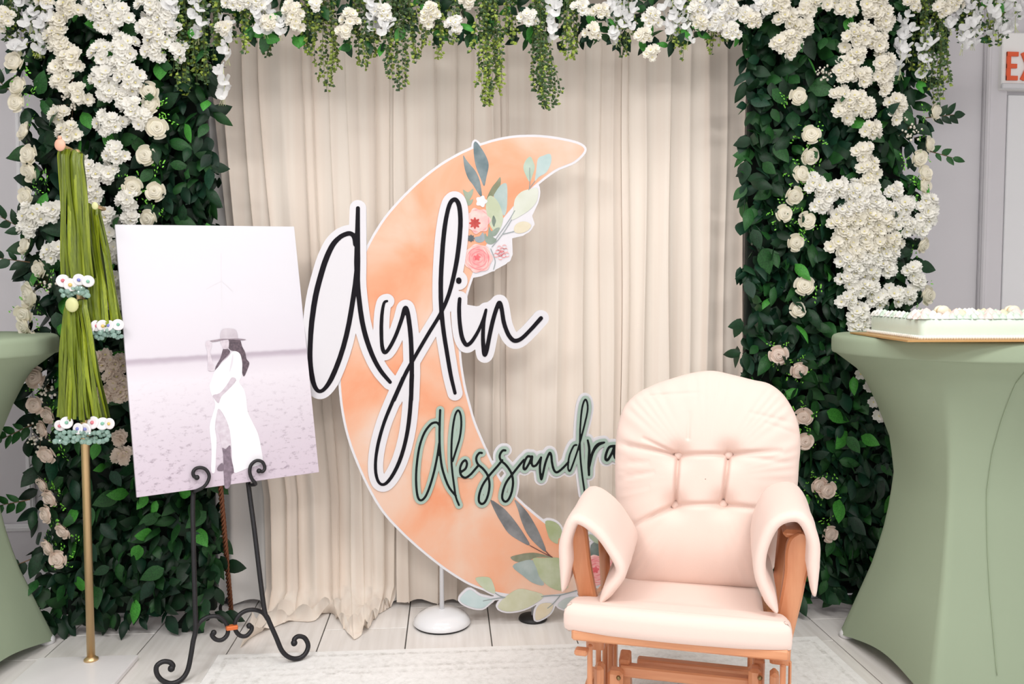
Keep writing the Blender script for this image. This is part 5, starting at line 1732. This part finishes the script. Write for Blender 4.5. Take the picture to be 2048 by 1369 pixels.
# arm pads: padded sleeves draped over the arm rests
def arm_pad(outer, inner, ly0, length, dz=0.0, th=0.015):
    """padded sheet: mid line between the two outlines, given its own thickness, swept along the arm"""
    mid = [(np.array(cp(*p, ly0)) + np.array(cp(*q, ly0))) / 2 for p, q in zip(outer, inner[::-1])]
    mid = catmull(mid[::2] + ([mid[-1]] if len(mid) % 2 == 0 else []), 5)
    m = len(mid)
    def ring(f, shrink):
        up_, dn = [], []
        for k in range(m):
            a, b = mid[max(k - 1, 0)], mid[min(k + 1, m - 1)]
            tx, tz = b[0] - a[0], b[2] - a[2]
            l = math.hypot(tx, tz) + 1e-9
            nx, nz = -tz / l, tx / l
            u = k / (m - 1)
            t_ = (th - shrink) * (0.35 + 0.65 * min(1, math.sin(PI * u) * 2.6)) + 0.0012 * math.sin(k * 0.9 + 11 * f) * math.sin(PI * f)
            y = ly0 + f * length
            up_.append((mid[k][0] + nx * t_, y, mid[k][2] + nz * t_ + dz * f))
            dn.append((mid[k][0] - nx * t_, y, mid[k][2] - nz * t_ + dz * f))
        return up_ + dn[::-1]
    rows = []
    for f, s_ in ((0.0, 0.0135), (0.006, 0.009), (0.02, 0.004), (0.05, 0.001), (0.15, 0), (0.3, 0), (0.45, 0), (0.6, 0), (0.75, 0), (0.9, 0), (0.95, 0.001), (0.98, 0.004), (0.994, 0.009), (1.0, 0.0135)):
        rows.append(ring(f, s_))
    b = MB().grid(rows, closed_v=True)
    for base in (0, (len(rows) - 1) * 2 * m):
        for k in range(m - 1):
            b.f.append((base + k, base + k + 1, base + 2 * m - 2 - k, base + 2 * m - 1 - k)); b.mi.append(0)
    return fix_normals(b.build('arm_pad', M_fab, chair, local=True))
def resample(P, n):
    P = [np.array(p, float) for p in P]
    d = [0]
    for a, b in zip(P[:-1], P[1:]): d.append(d[-1] + np.linalg.norm(b - a))
    return [tuple(np.array([np.interp(s, d, [p[i] for p in P]) for i in range(2)])) for s in np.linspace(0, d[-1], n)]
Lo = [(1122, 1186), (1115, 1150), (1113, 1112), (1126, 1062), (1150, 1030), (1172, 1034), (1226, 1085), (1252, 1128), (1258, 1152), (1240, 1176), (1206, 1210)]
Li = [(1194, 1206), (1206, 1180), (1226, 1151), (1222, 1128), (1182, 1068), (1162, 1048), (1146, 1056), (1133, 1094), (1141, 1124), (1140, 1158), (1128, 1184)]
arm_pad(resample(Lo, 16), resample(Li, 16), 0.045, 0.30, 0.012)
Ro = [(1632, 1196), (1644, 1150), (1638, 1106), (1645, 1060), (1628, 1034), (1595, 1020), (1562, 1020), (1530, 1060), (1508, 1108), (1505, 1148), (1518, 1189), (1539, 1218), (1551, 1238)]
Ri = [(1557, 1218), (1545, 1192), (1532, 1142), (1537, 1100), (1560, 1056), (1590, 1044), (1604, 1066), (1613, 1110), (1616, 1157), (1627, 1192)]
arm_pad(resample(Ro, 16), resample(Ri, 16), 0.045, 0.30, 0.012)

# wooden frame
def slat(path, ly, w0, th, name, m=M_wood, dly=0.0):
    """flat shaped board: path of chair-plane pixels with half widths in metres"""
    P = catmull([list(cp(px, py, ly)) + [w] for px, py, w in path], 5)
    rows = []
    n = len(P)
    for i, p in enumerate(P):
        f = i / (n - 1)
        a, b = P[max(i - 1, 0)], P[min(i + 1, n - 1)]
        tx, tz = b[0] - a[0], b[2] - a[2]
        l = math.hypot(tx, tz)
        nx, nz = tz / l, -tx / l
        w = p[3]
        y0, y1 = p[1] - th / 2 + dly * f, p[1] + th / 2 + dly * f
        e = th * 0.22
        rows.append([(p[0] - nx * w, y0 + e, p[2] - nz * w), (p[0] - nx * (w - e), y0, p[2] - nz * (w - e)), (p[0] + nx * (w - e), y0, p[2] + nz * (w - e)), (p[0] + nx * w, y0 + e, p[2] + nz * w), (p[0] + nx * w, y1, p[2] + nz * w), (p[0] - nx * w, y1, p[2] - nz * w)])
    b = MB().grid(rows, closed_v=True)
    b.f.append(tuple(range(6))); b.mi.append(0)
    b.f.append(tuple(reversed(range((n - 1) * 6, n * 6)))); b.mi.append(0)
    o = b.build(name, m, chair, local=True)
    return smooth_by_angle(o, 40)
slat([(1153, 1040, 0.008), (1153, 1047, 0.017), (1154, 1060, 0.024), (1156, 1085, 0.026), (1161, 1125, 0.025), (1170, 1170, 0.023), (1179, 1215, 0.023), (1188, 1262, 0.023), (1190, 1300, 0.023)], 0.115, 0.02, 0.026, 'arm_post', dly=0.01)
slat([(1602, 1066, 0.008), (1602, 1074, 0.021), (1601, 1086, 0.029), (1597, 1110, 0.031), (1591, 1150, 0.026), (1583, 1195, 0.025), (1573, 1240, 0.024), (1563, 1285, 0.024), (1560, 1330, 0.024)], 0.115, 0.02, 0.026, 'arm_post', dly=0.01)
for sx in (-1, 1):
    xx = cp(1160, 1048, 0.06).x + 0.012 if sx < 0 else cp(1592, 1048, 0.06).x
    zz = 0.618
    MB().box((xx, 0.25, zz), (0.05, 0.27, 0.02), 0.008).build('arm_rest', M_wood, chair, local=True, smooth=False)
    MB().tube([(xx * 0.98, 0.32, zz), (xx * 0.9, 0.32, 0.33)], 0.012, 8, flat=1.6).build('arm_support', M_wood, chair, local=True)
    MB().tube([(0.19 * sx, 0.46, 0.29), (0.18 * sx, 0.49, 0.5), (0.15 * sx, 0.585, 0.84)], [0.018, 0.017, 0.014], 8).build('back_post', M_wood, chair, local=True)
    MB().box((0.232 * sx, 0.25, 0.345), (0.03, 0.46, 0.035), 0.005, M=Matrix.Rotation(-0.14, 3, 'X')).build('side_rail', M_wood, chair, local=True, smooth=False)
MB().box((0, 0.585, 0.83), (0.32, 0.02, 0.06), 0.006).build('crest_rail', M_wood_h, chair, local=True, smooth=False)
MB().box((0, 0.47, 0.31), (0.46, 0.02, 0.05), 0.005).build('back_rail', M_wood_h, chair, local=True, smooth=False)
a, b = cp(1143, 1274, -0.005), cp(1578, 1342, -0.005)
fz1 = 0.379; fz0 = 0.352
MB().box(((a.x + b.x) / 2, 0.02, (fz0 + fz1) / 2), (b.x - a.x, 0.06, fz1 - fz0), 0.005).build('front_rail', M_wood_h, chair, local=True, smooth=False)
MB().box(((a.x + b.x) / 2, 0.26, 0.358), (0.44, 0.42, 0.01), 0.002, M=Matrix.Rotation(-0.14, 3, 'X')).build('seat_deck', M_wood_h, chair, local=True, smooth=False)
def pbox(name, x0, x1, ytop, zbot, ly, dep, m=M_wood, bev=0.004, par=None):
    p, q = cp(x0, ytop, ly), cp(x1, ytop, ly)
    zt = (p.z + q.z) / 2
    return MB().box(((p.x + q.x) / 2, ly, (zt + zbot) / 2), (q.x - p.x, dep, zt - zbot), bev).build(name, m, par or chair, local=True, smooth=False)
pbox('rail_block', 1150, 1176, 1298, cp(1160, 1309, 0.03).z, 0.03, 0.03)
pbox('spindle', 1175, 1185, 1290, 0.16, 0.05, 0.014, bev=0.003)
pbox('spindle', 1192, 1202, 1290, 0.16, 0.12, 0.014, bev=0.003)
pbox('spindle', 1205, 1215, 1290, 0.16, 0.18, 0.014, bev=0.003)
pbox('spindle', 1216, 1227, 1290, 0.16, 0.24, 0.014, bev=0.003)
pbox('spindle', 1560, 1572, 1330, 0.16, 0.05, 0.014, bev=0.003)
pbox('spindle', 1577, 1583, 1322, 0.16, 0.12, 0.014, bev=0.003)
MB().box((-0.232, 0.15, 0.15), (0.022, 0.26, 0.03), 0.004).build('swing_rail', M_wood, chair, local=True, smooth=False)
MB().box((0.232, 0.15, 0.15), (0.022, 0.26, 0.03), 0.004).build('swing_rail', M_wood, chair, local=True, smooth=False)
pbox('base_post', 1190, 1209, 1328, 0.03, 0.09, 0.045, bev=0.008)
pbox('base_post', 1216, 1247, 1338, 0.03, 0.11, 0.04, bev=0.008)
pbox('base_post', 1497, 1523, 1334, 0.03, 0.11, 0.04, bev=0.008)
pbox('base_post', 1540, 1558, 1342, 0.03, 0.09, 0.045, bev=0.008)
a, b = cp(1240, 1340, 0.13), cp(1518, 1352, 0.13)
zt, zb_ = 0.0, 0.0
MB().box(((a.x + b.x) / 2, 0.135, (a.z + b.z) / 2 - 0.012), (b.x - a.x, 0.03, 0.03), 0.004).build('front_stretcher', M_wood_h, chair, local=True, smooth=False)
a, b = cp(1275, 1328, 0.33), cp(1500, 1340, 0.33)
MB().box(((a.x + b.x) / 2, 0.33, (a.z + b.z) / 2 - 0.012), (b.x - a.x, 0.03, 0.045), 0.004).build('rear_stretcher', M_wood_h, chair, local=True, smooth=False)
# slanted swing arms either side
for sx, pxa in ((-1, 1262), (1, 1508)):
    p = cp(pxa, 1312, 0.2)
    q = p + Vector((-0.02 * sx * -1, -0.05, -0.15))
    MB().box(((p.x + q.x) / 2, (p.y + q.y) / 2, (p.z + q.z) / 2), (0.028, 0.05, 0.2), 0.004, M=Matrix.Rotation(0.25, 3, 'X')).build('swing_arm', M_wood, chair, local=True, smooth=False)
    c_ = cp(1237 if sx < 0 else 1520, 1357, 0.085)
    MB().sphere((c_.x, 0.085, c_.z), 0.006, 8, 6).build('bolt', M_bolt, chair, local=True)
for sx in (-1, 1):
    MB().box((0.2 * sx, 0.22, 0.026), (0.04, 0.44, 0.03), 0.006).build('base_runner', M_wood, chair, local=True, smooth=False)
    MB().box((0.2 * sx, 0.36, 0.13), (0.04, 0.04, 0.2), 0.006).build('base_post', M_wood, chair, local=True, smooth=False)

# ================================================================== stretch-cover cocktail tables
M_cover = thin_mat('sage_stretch_fabric', '#a3b198', 0.08)
M_cover_l = mat('sage_seam', '#9aa98d', 0.8)
M_foot = mat('white_foot_cap', '#ececee', 0.4)
TZ = 1.07
def cover_r(th, z, th0, R_=0.4):
    """radius of the stretched cover at height z and angle th; feet at th0 + k*90 degrees"""
    u = z / 1.02
    rf = float(np.interp(z, [0, 0.12, 0.3, 0.45, 0.6, 0.72, 0.83, 0.95, 1.012, 1.07], [0.385, 0.338, 0.27, 0.232, 0.212, 0.226, 0.268, 0.326, 0.396, R_]))
    a = (th - th0) % (PI / 2)
    a = a - PI / 2 if a > PI / 4 else a
    sq = 1 / (math.cos(PI / 4) / math.cos(PI / 4 - abs(a))) if False else math.cos(PI / 4) / math.cos(PI / 4 - abs(a))
    k = float(np.interp(z, [0, 0.6, 0.85, 1.01], [0.98, 0.9, 0.4, 0.0]))
    return rf * (1 + (sq - 1) * k)
def cocktail_table(cx, cy, th0, label, seam_th):
    t = thing('cocktail_table', label, 'table', (cx, cy, 0), 0, None)
    n = 144
    b = MB()
    rows = []
    zs = [0.0, 0.03, 0.08, 0.14, 0.2, 0.27, 0.34, 0.41, 0.48, 0.54, 0.6, 0.66, 0.72, 0.78, 0.83, 0.88, 0.92, 0.95, 0.97, 0.99, 1.006]
    for i, z in enumerate(zs):
        row = []
        for k in range(n):
            th = 2 * PI * k / n + 2 * PI * 0.0
            a = ((th - th0) % (PI / 2)) / (PI / 2)
            lift = 0.045 * math.sin(PI * a) ** 0.8
            zz = z + lift * (1 - z / 1.02) ** 3 + 0.006
            r = cover_r(th, zz, th0)
            row.append((cx + r * math.cos(th), cy + r * math.sin(th), zz))
        rows.append(row)
    b.grid(rows, closed_v=True)
    b.build('stretch_cover', M_cover, t)
    top = [(0.37, 1.0105), (0.396, 1.011), (0.402, 1.0125), (0.404, 1.018), (0.405, 1.03), (0.405, 1.052), (0.4035, 1.061), (0.399, 1.067), (0.391, 1.0703), (0.36, 1.071), (0.2, 1.071), (0.001, 1.071)]
    MB().lathe(top, (cx, cy, 0), n, cap=False).build('top_cap', M_cover, t)
    s_ = [(cx + (cover_r(seam_th, z, th0) + 0.0035) * math.cos(seam_th), cy + (cover_r(seam_th, z, th0) + 0.0035) * math.sin(seam_th), z) for z in np.linspace(0.08, 1.02, 40)]
    MB().tube(s_, 0.0012, 5).build('seam', M_cover_l, t)
    for k in range(4):
        a = th0 + k * PI / 2
        MB().lathe([(0.02, 0.0), (0.024, 0.004), (0.024, 0.018), (0.015, 0.03)], (cx + 0.35 * math.cos(a), cy + 0.35 * math.sin(a), 0.001), 16).build('foot_cap', M_foot, t)
    MB().lathe([(0.03, 0.02), (0.03, 1.05)], (cx, cy, 0), 16).build('column', M_foot, t)
    return t
RT = (1.65, 2.60)
fr_ = fl(1676, 1272)
cocktail_table(RT[0], RT[1], math.atan2(fr_[1] - RT[1], fr_[0] - RT[0]), 'round cocktail table in a sage stretch cover holding the cake', -PI / 2 - 0.16)
LT = (-1.66, 2.78)
fr_ = fl(108, 1285)
cocktail_table(LT[0], LT[1], math.atan2(fr_[1] - LT[1], fr_[0] - LT[0]), 'round cocktail table in a sage stretch cover with an empty top, beside the gold stand', -1.0)

# ================================================================== cake
BZ = 1.0735
A_, B_ = Vector(fl(1815, 684, BZ)), Vector(fl(1700, 667, BZ))
C_ = Vector(fl(2046, 683.5, BZ))
ex_ = (C_ - A_).normalized()
ey_ = Vector((-ex_.y, ex_.x, 0))
Lb = (B_ - A_).length
sk = (B_ - A_)
dpt = 0.40
def ck(u, v, w=0.0):
    return A_ + ex_ * u + sk * (v / Lb) + Vector((0, 0, w))
M_card = mat('gold_card', '#c79b62', 0.45, 0.2)
cbm = MB()
W_ = 0.62
cs = [ck(0, 0), ck(W_, 0), ck(W_, Lb), ck(0, Lb)]
cbm.add([c + Vector((0, 0, -0.001)) for c in cs] + [c + Vector((0, 0, 0.004)) for c in cs], [(3, 2, 1, 0), (4, 5, 6, 7), (0, 1, 5, 4), (1, 2, 6, 5), (2, 3, 7, 6), (3, 0, 4, 7)])
cb = cbm.build('cake_board', M_card, smooth=False)
tag(cb, 'golden brown cardboard cake board lying on the sage table', 'cake board')
cake = thing('sheet_cake', 'pale mint frosted sheet cake with piped pastel swirls on top', 'cake', ck(W_ / 2, Lb / 2, 0.004))
M_frost = mat('mint_frosting', '#dfeddf', 0.6, bump=0.05, bscale=40, sub=0.2)
M_sw = [mat('swirl_white', '#f4f3ec', 0.6), mat('swirl_mint', '#d3e6d4', 0.6), mat('swirl_pink', '#f3dcd6', 0.6), mat('swirl_cream', '#f3e6c4', 0.6)]
u0, u1, v0, v1 = 0.055, W_ - 0.04, 0.045, Lb - 0.03
hc = 0.058
rows = []
def rect(i, z):
    pts = []
    r = 0.022 - min(i, 0.015)
    for (cu, cv, a0) in ((u1 - 0.022, v0 + 0.022, -PI / 2), (u1 - 0.022, v1 - 0.022, 0), (u0 + 0.022, v1 - 0.022, PI / 2), (u0 + 0.022, v0 + 0.022, PI)):
        for k in range(7):
            a = a0 + k * PI / 12
            pts.append(ck(cu + r * math.cos(a), cv + r * math.sin(a), 0.004 + z))
    return pts
for i, z in ((0, 0), (0.0, 0.03), (0.0, hc - 0.008), (0.003, hc - 0.002), (0.01, hc)):
    rows.append(rect(i, z))
cm = MB().grid(rows, closed_v=True)
n_ = len(rows[0])
cm.f.append(tuple(range(4 * n_, 5 * n_))); cm.mi.append(0)
cm.build('body', M_frost, cake)
def swirl_mesh(m, seed):
    r = random.Random(seed)
    rows = []
    for i in range(7):
        t = i / 6
        R_ = (1 - t) ** 0.7
        row = []
        for k in range(20):
            a = 2 * PI * k / 20
            rad = R_ * (1 + 0.22 * math.cos(5 * (a + t * 1.6))) + 0.01
            row.append((rad * math.cos(a), rad * math.sin(a), t * 1.25))
        rows.append(row)
    return MB().grid(rows, closed_v=True).mesh('piped_swirl', m)
sw = [swirl_mesh(m, i) for i, m in enumerate(M_sw)]
rc = random.Random(12)
o = cake.location
nu_ = 26
for k in range(nu_):
    u = u0 + 0.01 + (u1 - u0 - 0.02) * k / (nu_ - 1)
    link('piped_swirl', sw[rc.choice([0, 1, 1, 2, 0])], cake, ck(u, v0 + 0.012, 0.004 + hc - 0.002) - o, Quaternion((0, 0, 1), rc.random() * 6), rc.uniform(0.012, 0.016))
    for vv in (0.045, 0.08, 0.12):
        link('piped_swirl', sw[rc.choice([0, 1, 2, 0, 3])], cake, ck(u + rc.uniform(-.008, .008), v0 + vv + rc.uniform(-.01, .01), 0.004 + hc - 0.003) - o, Quaternion((0, 0, 1), rc.random() * 6), rc.uniform(0.014, 0.026))
for k in range(14):
    v = v0 + 0.01 + (v1 - v0 - 0.02) * k / 13
    link('piped_swirl', sw[rc.choice([0, 1, 0])], cake, ck(u0 + 0.012, v, 0.004 + hc - 0.002) - o, Quaternion((0, 0, 1), rc.random() * 6), rc.uniform(0.013, 0.018))
bd = MB()
for k in range(70):
    u = u0 + (u1 - u0) * k / 69
    bd.sphere(ck(u, v0 - 0.004, 0.009), 0.006, 7, 5)
for k in range(30):
    v = v0 + (v1 - v0) * k / 29
    bd.sphere(ck(u0 - 0.004, v, 0.009), 0.006, 7, 5)
ob = bd.build('shell_border', M_sw[0], cake); ob['kind'] = 'stuff'
M_candy = [mat('candy_cream', '#efe8d2', 0.35), mat('candy_filling', '#e3bf86', 0.6)]
def at_z(px, py, z): return Vector(fl(px, py, z))
for px, lb_ in ((1885, 'standing on the cake near its free corner'), (2026, 'standing on the cake toward the door side')):
    d = Vector(ray(px, 622))
    p = ck(0, 0)
    # on the plane 6 cm behind the front face of the cake
    q0 = ck(0, v0 + 0.07)
    n = ey_
    q = Vector(_eye) + d * ((q0 - Vector(_eye)).dot(n) / d.dot(n))
    q.z = BZ + 0.004 + hc + 0.016
    t = thing('macaron', 'small cream macaron ' + lb_, 'sweet', (q.x, q.y, q.z - 0.018), 0, None)
    MB().sphere(q + Vector((0, -0.004, 0.004)), 0.018, 16, 8, (1, 0.55, 0.8)).build('shell', M_candy[0], t)
    MB().sphere(q + Vector((0, 0.012, 0.004)), 0.018, 16, 8, (1, 0.5, 0.8)).build('shell', M_candy[0], t)
    MB().sphere(q + Vector((0, 0.004, 0.003)), 0.0165, 14, 8, (1, 0.45, 0.78)).build('filling', M_candy[1], t)
